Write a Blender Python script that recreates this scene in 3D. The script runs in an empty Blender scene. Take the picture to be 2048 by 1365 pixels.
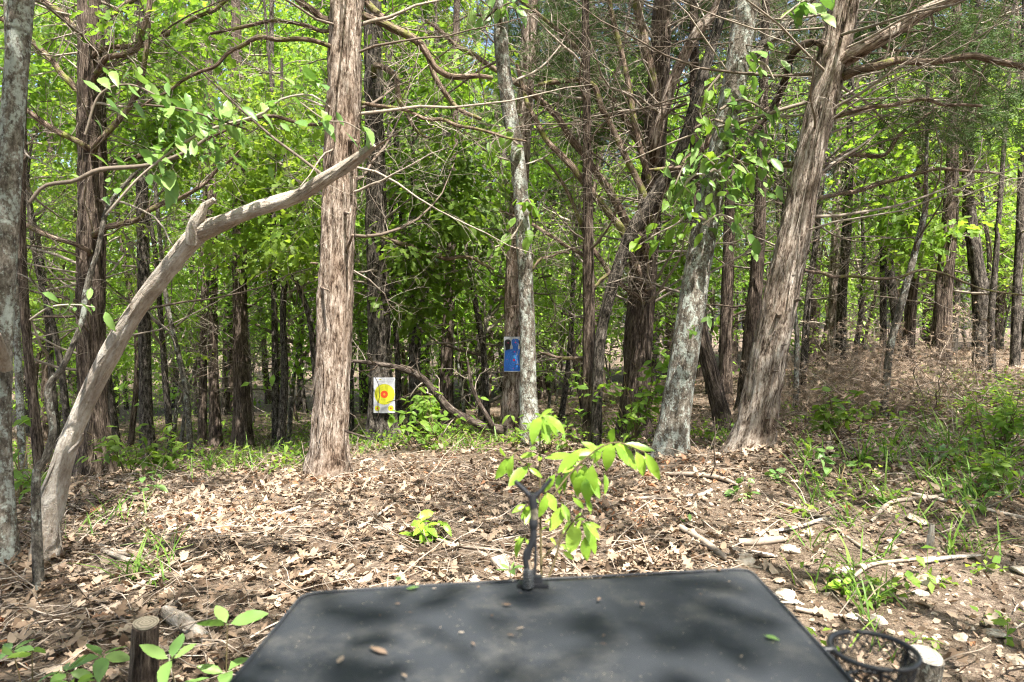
import bpy, math
import numpy as np
from mathutils import Vector, Matrix

# ------------------------------------------------------------------ camera, world, sun, exposure
sc = bpy.context.scene
col = sc.collection
CAMZ, F, CX, HY = 1.20, 1365.0, 1024.0, 640.0
cd = bpy.data.cameras.new('camera'); cam = bpy.data.objects.new('camera', cd); col.objects.link(cam)
cam.location = (0, 0, CAMZ); cam.rotation_euler = (math.pi / 2, 0, 0)
cd.sensor_width = 36; cd.lens = 24; cd.shift_y = -(682.5 - HY) / 2048
cd.clip_start = 0.05; cd.clip_end = 500
cd.dof.use_dof = True; cd.dof.focus_distance = 6.0; cd.dof.aperture_fstop = 5.0
sc.camera = cam
SUN = Vector((0.20, -0.44, 0.86)).normalized()
w = bpy.data.worlds.new('World'); sc.world = w; w.use_nodes = True
nt = w.node_tree; nt.nodes.clear()
sky = nt.nodes.new('ShaderNodeTexSky'); sky.sky_type = 'NISHITA'; sky.sun_disc = False
sky.sun_elevation = math.asin(SUN.z); sky.sun_rotation = math.atan2(SUN.x, SUN.y)
sky.dust_density = 4.0; sky.ozone_density = 0.6
bg = nt.nodes.new('ShaderNodeBackground'); bg.inputs['Strength'].default_value = 0.13
wo = nt.nodes.new('ShaderNodeOutputWorld')
nt.links.new(sky.outputs[0], bg.inputs[0]); nt.links.new(bg.outputs[0], wo.inputs[0])
sd = bpy.data.lights.new('sun', 'SUN'); sd.energy = 5.0; sd.angle = math.radians(0.53); sd.color = (1, 0.95, 0.87)
sun = bpy.data.objects.new('sun', sd); col.objects.link(sun)
sun.rotation_euler = (-SUN).to_track_quat('-Z', 'Y').to_euler()
vs = sc.view_settings; vs.view_transform = 'Standard'; vs.look = 'None'; vs.exposure = 1.75; vs.gamma = 1.0
vs.use_curve_mapping = False
cy = sc.cycles
cy.max_bounces = 5; cy.diffuse_bounces = 3; cy.glossy_bounces = 1; cy.transmission_bounces = 3; cy.use_adaptive_sampling = True; cy.adaptive_threshold = 0.03
cy.transparent_max_bounces = 4; cy.caustics_reflective = False; cy.caustics_refractive = False
cy.sample_clamp_indirect = 6.0
cy.use_denoising = True; cy.pixel_filter_type = 'BLACKMAN_HARRIS'; cy.filter_width = 1.15
try:
    cy.denoiser = 'OPENIMAGEDENOISE'; cy.denoising_input_passes = 'RGB_ALBEDO_NORMAL'; cy.denoising_prefilter = 'NONE'
except Exception:
    pass

R = np.random.default_rng(7)
TAU = 2 * math.pi
def P(px, py, d): return np.array([(px - CX) / F * d, d, CAMZ + (HY - py) / F * d])

# ------------------------------------------------------------------ mesh helpers
def vnoise(u, v, pu, seed):
    """value noise, periodic in u with integer period pu"""
    r = np.random.default_rng(seed); T = r.random((pu, 512))
    ui = np.floor(u).astype(int); vi = np.floor(v).astype(int); fu = u - ui; fv = v - vi
    fu = fu * fu * (3 - 2 * fu); fv = fv * fv * (3 - 2 * fv)
    a = T[ui % pu, vi % 512]; b = T[(ui + 1) % pu, vi % 512]; c = T[ui % pu, (vi + 1) % 512]; d = T[(ui + 1) % pu, (vi + 1) % 512]
    return (a * (1 - fu) + b * fu) * (1 - fv) + (c * (1 - fu) + d * fu) * fv
def fbm2(x, y, seed, oct=4):
    o = 0; a = 0.5
    for k in range(oct):
        o = o + a * vnoise(x * 2 ** k + 100, y * 2 ** k + 100, 512, seed + k); a *= 0.5
    return o
def smooth(pts, n):
    """Catmull-Rom through control rows, n samples spread by arc length"""
    p = np.asarray(pts, float)
    if len(p) == 2:
        t = np.linspace(0, 1, n)[:, None]; return p[0] * (1 - t) + p[1] * t
    q = np.vstack([2 * p[0] - p[1], p, 2 * p[-1] - p[-2]]); out = []
    for i in range(1, len(q) - 2):
        t = np.linspace(0, 1, 24, endpoint=False)[:, None]
        a, b, c, d = q[i - 1], q[i], q[i + 1], q[i + 2]
        out.append(0.5 * (2 * b + (c - a) * t + (2 * a - 5 * b + 4 * c - d) * t ** 2 + (3 * b - a - 3 * c + d) * t ** 3))
    o = np.vstack(out + [p[-1:]])
    s = np.r_[0, np.cumsum(np.linalg.norm(np.diff(o[:, :3], axis=0), axis=1))]
    tt = np.linspace(0, s[-1], n)
    return np.stack([np.interp(tt, s, o[:, k]) for k in range(o.shape[1])], 1)

class Acc:
    def __init__(s): s.V = []; s.F = []; s.A = []; s.UV = []; s.n = 0; s.M = []
    def add(s, V, Fs, rnd=0.5, uv=None, mi=0):
        V = np.asarray(V, float).reshape(-1, 3); k = len(V)
        s.V.append(V); s.F.append((np.asarray(Fs, int) + s.n)); s.M.append(np.full(len(Fs), mi))
        s.A.append(np.broadcast_to(np.asarray(rnd, float).reshape(-1), (k,)) if np.size(rnd) in (1, k) else np.repeat(rnd, k // np.size(rnd)))
        s.UV.append(np.zeros((k, 2)) if uv is None else uv); s.n += k
    def mesh(s, name, mats, origin=(0, 0, 0), flat=False):
        me = bpy.data.meshes.new(name)
        V = np.vstack(s.V) - np.asarray(origin); me.vertices.add(len(V)); me.vertices.foreach_set('co', V.astype(np.float32).ravel())
        sizes = np.concatenate([np.full(len(f), f.shape[1]) for f in s.F]); L = np.concatenate([f.ravel() for f in s.F])
        me.loops.add(len(L)); me.loops.foreach_set('vertex_index', L.astype(np.int32))
        me.polygons.add(len(sizes)); st = np.r_[0, np.cumsum(sizes)[:-1]]
        me.polygons.foreach_set('loop_start', st.astype(np.int32)); me.polygons.foreach_set('loop_total', sizes.astype(np.int32))
        me.polygons.foreach_set('material_index', np.concatenate(s.M).astype(np.int32))
        me.polygons.foreach_set('use_smooth', np.full(len(sizes), not flat))
        a = me.attributes.new('rnd', 'FLOAT', 'POINT'); a.data.foreach_set('value', np.concatenate(s.A).astype(np.float32))
        uv = me.uv_layers.new(name='UVMap'); UV = np.vstack(s.UV)
        uv.data.foreach_set('uv', UV[L].astype(np.float32).ravel())
        for m in (mats if isinstance(mats, (list, tuple)) else [mats]): me.materials.append(m)
        me.update(calc_edges=True); return me

def frames(Pt):
    """Pt (B,N,3) -> tangent, two normals"""
    T = np.gradient(Pt, axis=1); T /= np.linalg.norm(T, axis=2, keepdims=True) + 1e-9
    D = Pt[:, -1] - Pt[:, 0]; ref = np.zeros_like(D); ref[np.arange(len(D)), np.argmin(np.abs(D), axis=1)] = 1
    up = np.abs(D[:, 2]) > 0.6 * np.linalg.norm(D, axis=1); ref[up] = (1, 0, 0)
    A = np.cross(T, ref[:, None, :]); A /= np.linalg.norm(A, axis=2, keepdims=True) + 1e-9
    return T, A, np.cross(A, T)
def tubes(acc, Pt, Rad, S, rnd=None, cap=False, mi=0):
    Pt = np.asarray(Pt, float); Rad = np.asarray(Rad, float)
    if Pt.ndim == 2: Pt = Pt[None]; Rad = Rad[None]
    B, N, _ = Pt.shape; T, A, C = frames(Pt)
    th = np.arange(S) / S * TAU
    ring = A[:, :, None] * np.cos(th)[None, None, :, None] + C[:, :, None] * np.sin(th)[None, None, :, None]
    V = Pt[:, :, None] + ring * Rad[:, :, None, None]
    b, i, j = np.meshgrid(np.arange(B), np.arange(N - 1), np.arange(S), indexing='ij'); j2 = (j + 1) % S
    o = b * N * S
    Fq = np.stack([o + i * S + j, o + (i + 1) * S + j, o + (i + 1) * S + j2, o + i * S + j2], -1).reshape(-1, 4)
    s = np.concatenate([np.zeros((B, 1)), np.cumsum(np.linalg.norm(np.diff(Pt, axis=1), axis=2), axis=1)], 1)
    uv = np.stack([np.broadcast_to(th / TAU * TAU * Rad.mean(1)[:, None, None], (B, N, S)), np.broadcast_to(s[:, :, None], (B, N, S)) + np.arange(B)[:, None, None] * 0.37], -1).reshape(-1, 2)
    if rnd is None: rnd = R.random(B)
    acc.add(V, Fq, np.repeat(np.broadcast_to(rnd, (B,)), N * S), uv, mi)
    if cap:
        for e, k in ((0, 0), (N - 1, 1)):
            for q in range(B):
                c = Pt[q, e]; vv = np.vstack([V[q, e], c[None]]); f = [(a, (a + 1) % S, S) if k else ((a + 1) % S, a, S) for a in range(S)]
                acc.add(vv, f, 0.5, None, mi)
def rots(yaw, pitch, roll):
    cy_, sy = np.cos(yaw), np.sin(yaw); cp, sp = np.cos(pitch), np.sin(pitch); cr, sr = np.cos(roll), np.sin(roll); z = np.zeros_like(yaw); o = z + 1
    Rz = np.stack([cy_, -sy, z, sy, cy_, z, z, z, o], -1).reshape(-1, 3, 3)
    Rx = np.stack([o, z, z, z, cp, -sp, z, sp, cp], -1).reshape(-1, 3, 3)
    Ry = np.stack([cr, z, sr, z, o, z, -sr, z, cr], -1).reshape(-1, 3, 3)
    return Rz @ Rx @ Ry
def scatter(acc, tV, tF, pos, M, scale, rnd, mi=0):
    B = len(pos); k = len(tV)
    V = np.einsum('bij,kj->bki', M, tV) * np.asarray(scale).reshape(-1, 1, 1) + pos[:, None, :]
    Fs = (np.asarray(tF)[None] + (np.arange(B) * k)[:, None, None]).reshape(-1, np.asarray(tF).shape[1])
    acc.add(V, Fs, np.repeat(rnd, k), None, mi)
def leaf_template(ts, ws, bend=0.0, fold=0.15, cup=0.0, seed=None, crinkle=0.0):
    """leaf along +Y, unit length; returns verts, quads"""
    r = np.random.default_rng(seed); V = []
    for t, wd in zip(ts, ws):
        z = -bend * t * t
        c = r.normal(0, crinkle, 3) if crinkle else np.zeros(3)
        y = t
        V += [(-wd, y, z + fold * wd + c[0]), (0, y, z + c[1]), (wd, y, z + fold * wd + c[2])]
    Fq = []
    for i in range(len(ts) - 1):
        a = 3 * i; Fq += [(a, a + 1, a + 4, a + 3), (a + 1, a + 2, a + 5, a + 4)]
    return np.array(V), np.array(Fq)

# ------------------------------------------------------------------ object helpers
def prop(o, label=None, cat=None, group=None, kind=None):
    if label: o['label'] = label
    if cat: o['category'] = cat
    if group: o['group'] = group
    if kind: o['kind'] = kind
    return o
def empty(name, loc, label=None, cat=None, group=None, rz=0, s=1.0):
    o = bpy.data.objects.new(name, None); col.objects.link(o); o.empty_display_size = 0.1
    o.location = [float(v) for v in loc]; o.rotation_euler = (0, 0, rz); o.scale = (s, s, s) if np.isscalar(s) else s
    return prop(o, label, cat, group)
def link(name, me, parent=None, **k):
    o = bpy.data.objects.new(name, me); col.objects.link(o)
    if parent: o.parent = parent
    return prop(o, **k)

# ------------------------------------------------------------------ materials
def newmat(name):
    m = bpy.data.materials.new(name); m.use_nodes = True; n = m.node_tree; n.nodes.clear()
    return m, n, n.nodes.new('ShaderNodeOutputMaterial')
def ramp(n, fac, stops):
    r = n.nodes.new('ShaderNodeValToRGB'); e = r.color_ramp.elements
    while len(e) < len(stops): e.new(0.5)
    for q, (p_, c) in zip(e, stops): q.position = p_; q.color = (*c, 1)
    n.links.new(fac, r.inputs[0]); return r.outputs[0]
def noise(n, vec, scale, detail=4, rough=0.6, dim='3D'):
    t = n.nodes.new('ShaderNodeTexNoise'); t.inputs['Scale'].default_value = scale; t.inputs['Detail'].default_value = detail; t.inputs['Roughness'].default_value = rough
    if vec is not None: n.links.new(vec, t.inputs['Vector'])
    return t.outputs['Fac']
def mapped(n, src, sx, sy, sz=1.0, loc=None):
    m = n.nodes.new('ShaderNodeMapping'); m.inputs['Scale'].default_value = (sx, sy, sz); n.links.new(src, m.inputs['Vector'])
    if loc is not None: n.links.new(loc, m.inputs['Location'])
    return m.outputs[0]
def mixc(n, f, a, b, mode='MIX'):
    x = n.nodes.new('ShaderNodeMix'); x.data_type = 'RGBA'; x.blend_type = mode
    for s_, v in ((x.inputs[0], f), (x.inputs[6], a), (x.inputs[7], b)):
        if hasattr(v, 'links'): n.links.new(v, s_)
        else: s_.default_value = v if not isinstance(v, tuple) else (*v, 1)
    return x.outputs[2]
def mth(n, op, a, b=None):
    x = n.nodes.new('ShaderNodeMath'); x.operation = op
    for s_, v in ((x.inputs[0], a), (x.inputs[1], b)):
        if v is None: continue
        if hasattr(v, 'links'): n.links.new(v, s_)
        else: s_.default_value = v
    return x.outputs[0]
def principled(n, out, colr, rough=0.85, bump=None, bstr=0.5, bdist=0.01, spec=0.3):
    p = n.nodes.new('ShaderNodeBsdfPrincipled'); p.inputs['Roughness'].default_value = rough
    p.inputs['Specular IOR Level'].default_value = spec
    if hasattr(colr, 'links'): n.links.new(colr, p.inputs['Base Color'])
    else: p.inputs['Base Color'].default_value = (*colr, 1)
    if bump is not None:
        b = n.nodes.new('ShaderNodeBump'); b.inputs['Strength'].default_value = bstr; b.inputs['Distance'].default_value = bdist
        n.links.new(bump, b.inputs['Height']); n.links.new(b.outputs[0], p.inputs['Normal'])
    if out is not None: n.links.new(p.outputs[0], out.inputs[0])
    return p
def attr(n, name='rnd'):
    a = n.nodes.new('ShaderNodeAttribute'); a.attribute_name = name; return a.outputs['Fac']
def objrand(n): return n.nodes.new('ShaderNodeObjectInfo').outputs['Random']
def uvnode(n): return n.nodes.new('ShaderNodeUVMap').outputs[0]
def objco(n): return n.nodes.new('ShaderNodeTexCoord').outputs['Object']

def bark(name, stops, su, sv, patch=None, lichen=None, lich_lo=0.56, moss=None, bdist=0.012, fine=3.0):
    m, n, o = newmat(name); uv = uvnode(n); ob = objco(n)
    k = noise(n, mapped(n, uv, su, sv), 1.0, 5, 0.65); k2 = noise(n, mapped(n, uv, su * fine, sv * fine * 1.4), 1.0, 4, 0.7)
    f = mth(n, 'ADD', mth(n, 'MULTIPLY', k, 0.60), mth(n, 'MULTIPLY', k2, 0.40)); f = mth(n, 'ADD', mth(n, 'MULTIPLY', f, 2.0), -0.5)
    c = ramp(n, f, stops)
    if patch:
        pn = noise(n, mapped(n, ob, 3, 3, 1.3), 1.6, 3, 0.6); c = mixc(n, ramp(n, pn, [(0.42, (0, 0, 0)), (0.62, (1, 1, 1))]), c, mixc(n, 0.75, c, patch, 'MULTIPLY'))
    if lichen:
        ln = noise(n, mapped(n, ob, 1, 1, 0.55), 13, 6, 0.75); l2 = noise(n, ob, 60, 3, 0.6)
        msk = ramp(n, mth(n, 'ADD', mth(n, 'MULTIPLY', ln, 0.75), mth(n, 'MULTIPLY', l2, 0.25)), [(lich_lo - 0.03, (0, 0, 0)), (lich_lo + 0.04, (1, 1, 1))])
        c = mixc(n, msk, c, mixc(n, l2, tuple(v * 0.7 for v in lichen), lichen))
    if moss:
        mn = noise(n, ob, 5, 5, 0.7); c = mixc(n, ramp(n, mn, [(0.52, (0, 0, 0)), (0.62, (1, 1, 1))]), c, moss)
    principled(n, o, c, 0.92, f, 0.9, bdist, 0.15); return m
M = {}
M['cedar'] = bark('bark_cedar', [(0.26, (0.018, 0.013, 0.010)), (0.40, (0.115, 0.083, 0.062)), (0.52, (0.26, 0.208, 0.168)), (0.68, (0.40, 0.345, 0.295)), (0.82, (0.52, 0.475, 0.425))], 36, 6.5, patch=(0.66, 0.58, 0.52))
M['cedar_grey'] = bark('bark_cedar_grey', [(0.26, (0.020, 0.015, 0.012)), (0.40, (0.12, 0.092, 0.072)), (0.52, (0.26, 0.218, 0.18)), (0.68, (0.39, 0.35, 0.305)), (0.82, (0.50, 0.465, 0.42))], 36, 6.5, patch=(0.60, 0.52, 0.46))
M['cedar_dark'] = bark('bark_cedar_dark', [(0.30, (0.014, 0.011, 0.009)), (0.46, (0.058, 0.043, 0.033)), (0.60, (0.135, 0.104, 0.082)), (0.78, (0.25, 0.205, 0.165))], 58, 5)  # dark cedar bark; on background trunks their shade is put into this colour
M['oak'] = bark('bark_oak', [(0.34, (0.011, 0.010, 0.008)), (0.47, (0.045, 0.038, 0.031)), (0.62, (0.125, 0.108, 0.09)), (0.80, (0.23, 0.21, 0.18))], 42, 9, lichen=(0.26, 0.28, 0.25), lich_lo=0.64)
M['lichen'] = bark('bark_lichen', [(0.30, (0.05, 0.042, 0.034)), (0.48, (0.115, 0.098, 0.078)), (0.62, (0.20, 0.18, 0.15)), (0.78, (0.29, 0.275, 0.24))], 34, 12, lichen=(0.40, 0.43, 0.385), lich_lo=0.525, moss=None)
M['grey'] = bark('bark_grey', [(0.30, (0.03, 0.026, 0.021)), (0.48, (0.10, 0.088, 0.072)), (0.62, (0.19, 0.17, 0.14)), (0.75, (0.28, 0.26, 0.22))], 40, 12, lichen=(0.40, 0.43, 0.38), lich_lo=0.57)
M['deadwood'] = bark('bleached_deadwood', [(0.12, (0.07, 0.056, 0.044)), (0.27, (0.29, 0.24, 0.19)), (0.46, (0.47, 0.415, 0.35)), (0.72, (0.62, 0.58, 0.52))], 44, 9, patch=(0.58, 0.53, 0.49), bdist=0.014)
M['limb'] = bark('bark_limb', [(0.30, (0.03, 0.022, 0.017)), (0.48, (0.115, 0.082, 0.06)), (0.62, (0.22, 0.165, 0.125)), (0.75, (0.34, 0.28, 0.22))], 60, 8, moss=(0.16, 0.17, 0.045), bdist=0.005)
M['log'] = bark('bark_log', [(0.30, (0.014, 0.011, 0.009)), (0.48, (0.05, 0.038, 0.030)), (0.62, (0.105, 0.085, 0.07)), (0.80, (0.22, 0.19, 0.16))], 40, 8, bdist=0.006)

def twigmat(name, a, b):
    m, n, o = newmat(name); c = ramp(n, attr(n), [(0.0, a), (1.0, b)]); k = noise(n, objco(n), 30, 2)
    principled(n, o, mixc(n, 0.6, c, ramp(n, k, [(0.3, (0.5, 0.5, 0.5)), (0.7, (1, 1, 1))]), 'MULTIPLY'), 0.9, None, spec=0.15); return m
M['twig'] = twigmat('dead_twig', (0.12, 0.09, 0.068), (0.42, 0.365, 0.30))
M['stem'] = twigmat('green_stem', (0.12, 0.10, 0.05), (0.20, 0.15, 0.08))
M['stick'] = twigmat('fallen_stick', (0.20, 0.15, 0.11), (0.52, 0.44, 0.36))
M['rust'] = twigmat('dead_cedar_rust', (0.26, 0.18, 0.12), (0.50, 0.39, 0.29))

def leafmat(name, stops, trans, tcol, rough=0.5, spec=0.35, by_obj=0.35):
    m, n, o = newmat(name)
    f = mth(n, 'ADD', mth(n, 'MULTIPLY', attr(n), 1 - by_obj), mth(n, 'MULTIPLY', objrand(n), by_obj))
    c = ramp(n, f, stops); p = principled(n, None, c, rough, None, spec=spec)
    t = n.nodes.new('ShaderNodeBsdfTranslucent'); tc = mixc(n, 1.0, c, tcol, 'MULTIPLY'); tc = mixc(n, 1.0, tc, (1, 1, 1), 'MIX') if False else tc
    n.links.new(tc, t.inputs[0]); mx = n.nodes.new('ShaderNodeMixShader'); mx.inputs[0].default_value = trans
    n.links.new(p.outputs[0], mx.inputs[1]); n.links.new(t.outputs[0], mx.inputs[2]); n.links.new(mx.outputs[0], o.inputs[0]); return m
M['leaf'] = leafmat('broad_leaf', [(0.0, (0.065, 0.125, 0.026)), (0.5, (0.145, 0.235, 0.042)), (1.0, (0.25, 0.345, 0.065))], 0.55, (1.75, 1.7, 0.8))
M['leaf_yellow'] = leafmat('spring_leaf', [(0.0, (0.085, 0.18, 0.032)), (0.5, (0.165, 0.29, 0.046)), (1.0, (0.29, 0.40, 0.07))], 0.55, (1.7, 1.6, 0.8))
M['leaf_near'] = leafmat('near_leaf', [(0.0, (0.10, 0.20, 0.055)), (0.5, (0.165, 0.285, 0.075)), (1.0, (0.24, 0.36, 0.10))], 0.35, (1.4, 1.5, 0.8), 0.42, 0.45, 0.8)
M['leaf_sap'] = leafmat('sapling_leaf', [(0.0, (0.17, 0.32, 0.035)), (0.5, (0.25, 0.42, 0.045)), (1.0, (0.34, 0.50, 0.07))], 0.38, (1.3, 1.35, 0.8), 0.38, 0.5, 0.8)
M['cedar_leaf'] = leafmat('cedar_needles', [(0.0, (0.045, 0.080, 0.030)), (0.5, (0.095, 0.145, 0.050)), (1.0, (0.17, 0.225, 0.085))], 0.25, (1.3, 1.4, 0.9), 0.7, 0.15)
M['grass'] = leafmat('grass_blade', [(0.0, (0.07, 0.16, 0.025)), (0.5, (0.13, 0.25, 0.035)), (1.0, (0.24, 0.33, 0.07))], 0.4, (1.3, 1.3, 0.9))
M['litter'] = leafmat('dry_leaf', [(0.0, (0.042, 0.028, 0.018)), (0.25, (0.13, 0.088, 0.058)), (0.55, (0.27, 0.195, 0.135)), (0.92, (0.45, 0.36, 0.27)), (1.0, (0.30, 0.15, 0.08))], 0.15, (1.2, 1.0, 0.8), 0.75, 0.2, 0.0)
M['litter_piece'] = leafmat('dry_oak_leaf', [(0.0, (0.10, 0.066, 0.046)), (0.3, (0.20, 0.14, 0.10)), (0.6, (0.31, 0.24, 0.18)), (0.9, (0.42, 0.35, 0.28)), (1.0, (0.30, 0.15, 0.08))], 0.15, (1.2, 1.0, 0.8), 0.7, 0.25, 1.0)

def simple(name, c, rough=0.6, spec=0.4, metal=0.0):
    m, n, o = newmat(name); k = noise(n, objco(n), 40, 3)
    p = principled(n, o, mixc(n, 1.0, c, ramp(n, k, [(0.3, (0.82, 0.82, 0.82)), (0.7, (1.1, 1.1, 1.1))]), 'MULTIPLY'), rough, None, spec=spec); p.inputs['Metallic'].default_value = metal; return m
M['black'] = simple('black_steel', (0.018, 0.019, 0.022), 0.42, 0.5)
M['steel'] = simple('grey_steel', (0.10, 0.105, 0.11), 0.45, 0.5, 0.5)
M['paper'] = simple('paper_white', (0.44, 0.45, 0.48), 0.7, 0.3)
M['pyel'] = simple('print_yellow', (0.47, 0.48, 0.02), 0.6)
M['pyel2'] = simple('print_yellow_ring', (0.50, 0.46, 0.03), 0.6)
M['pred'] = simple('print_red', (0.60, 0.055, 0.01), 0.6)
M['pblue'] = simple('print_blue', (0.02, 0.12, 0.48), 0.5)
M['plight'] = simple('print_light_blue', (0.06, 0.28, 0.62), 0.5)
M['ppink'] = simple('print_magenta', (0.70, 0.03, 0.13), 0.5)
M['pblk'] = simple('print_black', (0.012, 0.012, 0.016), 0.5)
M['pgrey'] = simple('print_grey', (0.33, 0.34, 0.36), 0.6)
M['nail'] = simple('staple_steel', (0.25, 0.25, 0.25), 0.4, 0.5, 0.7)
def mk_camo():
    m, n, o = newmat('camo_wrap'); k = noise(n, objco(n), 55, 3)
    principled(n, o, ramp(n, k, [(0.35, (0.03, 0.027, 0.02)), (0.48, (0.09, 0.08, 0.055)), (0.62, (0.20, 0.18, 0.14))]), 0.7); return m
M['camo'] = mk_camo()
def mk_table():
    m, n, o = newmat('table_fabric'); ob = objco(n)
    k = noise(n, ob, 5, 4); f = noise(n, mapped(n, ob, 900, 900, 900), 1.0, 1)
    c = mixc(n, k, (0.020, 0.023, 0.028), (0.030, 0.034, 0.040)); dust = noise(n, ob, 14, 6, 0.7)
    c = mixc(n, ramp(n, dust, [(0.50, (0, 0, 0)), (0.72, (0.55, 0.55, 0.55))]), c, (0.085, 0.083, 0.078)); sp = noise(n, ob, 210, 2, 0.5); c = mixc(n, ramp(n, sp, [(0.70, (0, 0, 0)), (0.74, (0.8, 0.8, 0.8))]), c, (0.22, 0.20, 0.15))
    principled(n, o, c, 0.62, f, 0.25, 0.001, 0.35); return m
M['table'] = mk_table()
def mk_soil():
    m, n, o = newmat('forest_soil'); ob = objco(n)
    k = noise(n, ob, 1.1, 5, 0.65); f = noise(n, ob, 26, 6, 0.75); g = noise(n, ob, 120, 3, 0.6)
    c = ramp(n, mth(n, 'ADD', mth(n, 'MULTIPLY', f, 0.65), mth(n, 'MULTIPLY', g, 0.35)), [(0.32, (0.035, 0.025, 0.018)), (0.46, (0.125, 0.092, 0.068)), (0.57, (0.25, 0.195, 0.148)), (0.70, (0.43, 0.36, 0.285))])
    c = mixc(n, ramp(n, k, [(0.45, (0, 0, 0)), (0.65, (0.7, 0.7, 0.7))]), c, mixc(n, 1.0, c, (0.72, 0.70, 0.62), 'MULTIPLY'))
    principled(n, o, c, 0.95, mth(n, 'ADD', f, g), 0.9, 0.02, 0.1); return m
M['soil'] = mk_soil()
def mk_rock():
    m, n, o = newmat('limestone'); ob = objco(n); f = noise(n, ob, 18, 6, 0.7)
    c = ramp(n, f, [(0.36, (0.20, 0.15, 0.11)), (0.50, (0.44, 0.385, 0.315)), (0.64, (0.64, 0.60, 0.53))])
    principled(n, o, mixc(n, objrand(n), c, mixc(n, 1.0, c, (0.80, 0.72, 0.62), 'MULTIPLY')), 0.9, f, 0.6, 0.01, 0.15); return m
M['rock'] = mk_rock()
def mk_cut(name, a, b):
    m, n, o = newmat(name); ob = objco(n); wv = n.nodes.new('ShaderNodeTexWave'); wv.wave_type = 'RINGS'; wv.rings_direction = 'Z'
    wv.inputs['Scale'].default_value = 34; wv.inputs['Distortion'].default_value = 9; wv.inputs['Detail'].default_value = 4; n.links.new(ob, wv.inputs['Vector'])
    principled(n, o, mixc(n, wv.outputs['Fac'], a, b), 0.85); return m
M['cut'] = mk_cut('cut_wood', (0.10, 0.085, 0.06), (0.22, 0.19, 0.14))
M['cut_pale'] = mk_cut('cut_wood_pale', (0.18, 0.165, 0.145), (0.33, 0.31, 0.28))

# ------------------------------------------------------------------ terrain
CTRL = [(0, -4, 0), (-4, -4, 0), (4, -4, 0), (0, 1.5, 0), (-2.5, 2, 0.0), (2.5, 2, 0.0), (-5, 1, 0), (6, 1, 0.1),
        (-2.35, 3.4, 0.0), (0, 3.6, 0.0), (2.6, 3.4, 0.02), (-1.5, 5.6, -0.05), (-4.5, 7.4, -0.48), (-1.6, 8.5, -0.36), (0.2, 7.2, -0.08),
        (0.0, 9.2, -0.35), (1.4, 6.0, 0.0), (1.95, 5.5, 0.18), (1.5, 8.0, -0.14), (3.9, 7.5, 0.17), (5.4, 8.6, 0.45), (4.0, 5.0, 0.14), (6.5, 6.5, 0.36),
        (-4.6, 11.7, -0.94), (-8, 11, -1.0), (0, 15, -0.8), (9, 14, 0.5), (-10, 25, -1.9), (0, 25, -1.1), (12, 25, 0.3), (-40, 60, -2.4), (0, 60, -1.0), (40, 60, 0.4), (-30, 5, -1.0), (30, 5, 0.5), (0, -30, 0.2), (-20, -25, 0), (20, -25, 0.2)]
CTRL = np.array(CTRL, float)
def _k(a, b):
    d = np.sqrt(((a[:, None, :2] - b[None, :, :2]) ** 2).sum(-1)); return np.sqrt(d * d + 1.0)
_A = _k(CTRL, CTRL) ; _w = np.linalg.solve(_A + 1e-3 * np.eye(len(CTRL)), CTRL[:, 2])
def gz(x, y):
    x = np.asarray(x, float); y = np.asarray(y, float); q = np.stack([x.ravel(), y.ravel()], 1)
    b = np.clip(_k(q, CTRL) @ _w, -4, 3).reshape(x.shape)
    return b + 0.10 * (fbm2(x * 0.7, y * 0.7, 5, 3) - 0.44) + 0.045 * (fbm2(x * 3.1, y * 3.1, 9, 3) - 0.44)
def g1(x, y): return float(gz(np.array([x]), np.array([y]))[0])
def axis(lo, a, b, hi, step):
    m = np.arange(a, b, step); o = []; s = step; v = b
    while v < hi: o.append(v); s *= 1.16; v += s
    l = []; s = step; v = a - step
    while v > lo: l.append(v); s *= 1.16; v -= s
    return np.array(l[::-1] + list(m) + o + [hi])
gx = axis(-140, -5, 6.5, 140, 0.07); gy = axis(-60, 1.0, 9.5, 180, 0.07)
GX, GY = np.meshgrid(gx, gy); GZ = gz(GX, GY)
a = Acc(); nx, ny = len(gx), len(gy); ii, jj = np.meshgrid(np.arange(ny - 1), np.arange(nx - 1), indexing='ij')
a.add(np.stack([GX, GY, GZ], -1).reshape(-1, 3), np.stack([ii * nx + jj, ii * nx + jj + 1, (ii + 1) * nx + jj + 1, (ii + 1) * nx + jj], -1).reshape(-1, 4))
ground = link('forest_floor', a.mesh('forest_floor', M['soil']), kind='structure', label='brown forest floor of soil under dry oak leaves')

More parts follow.
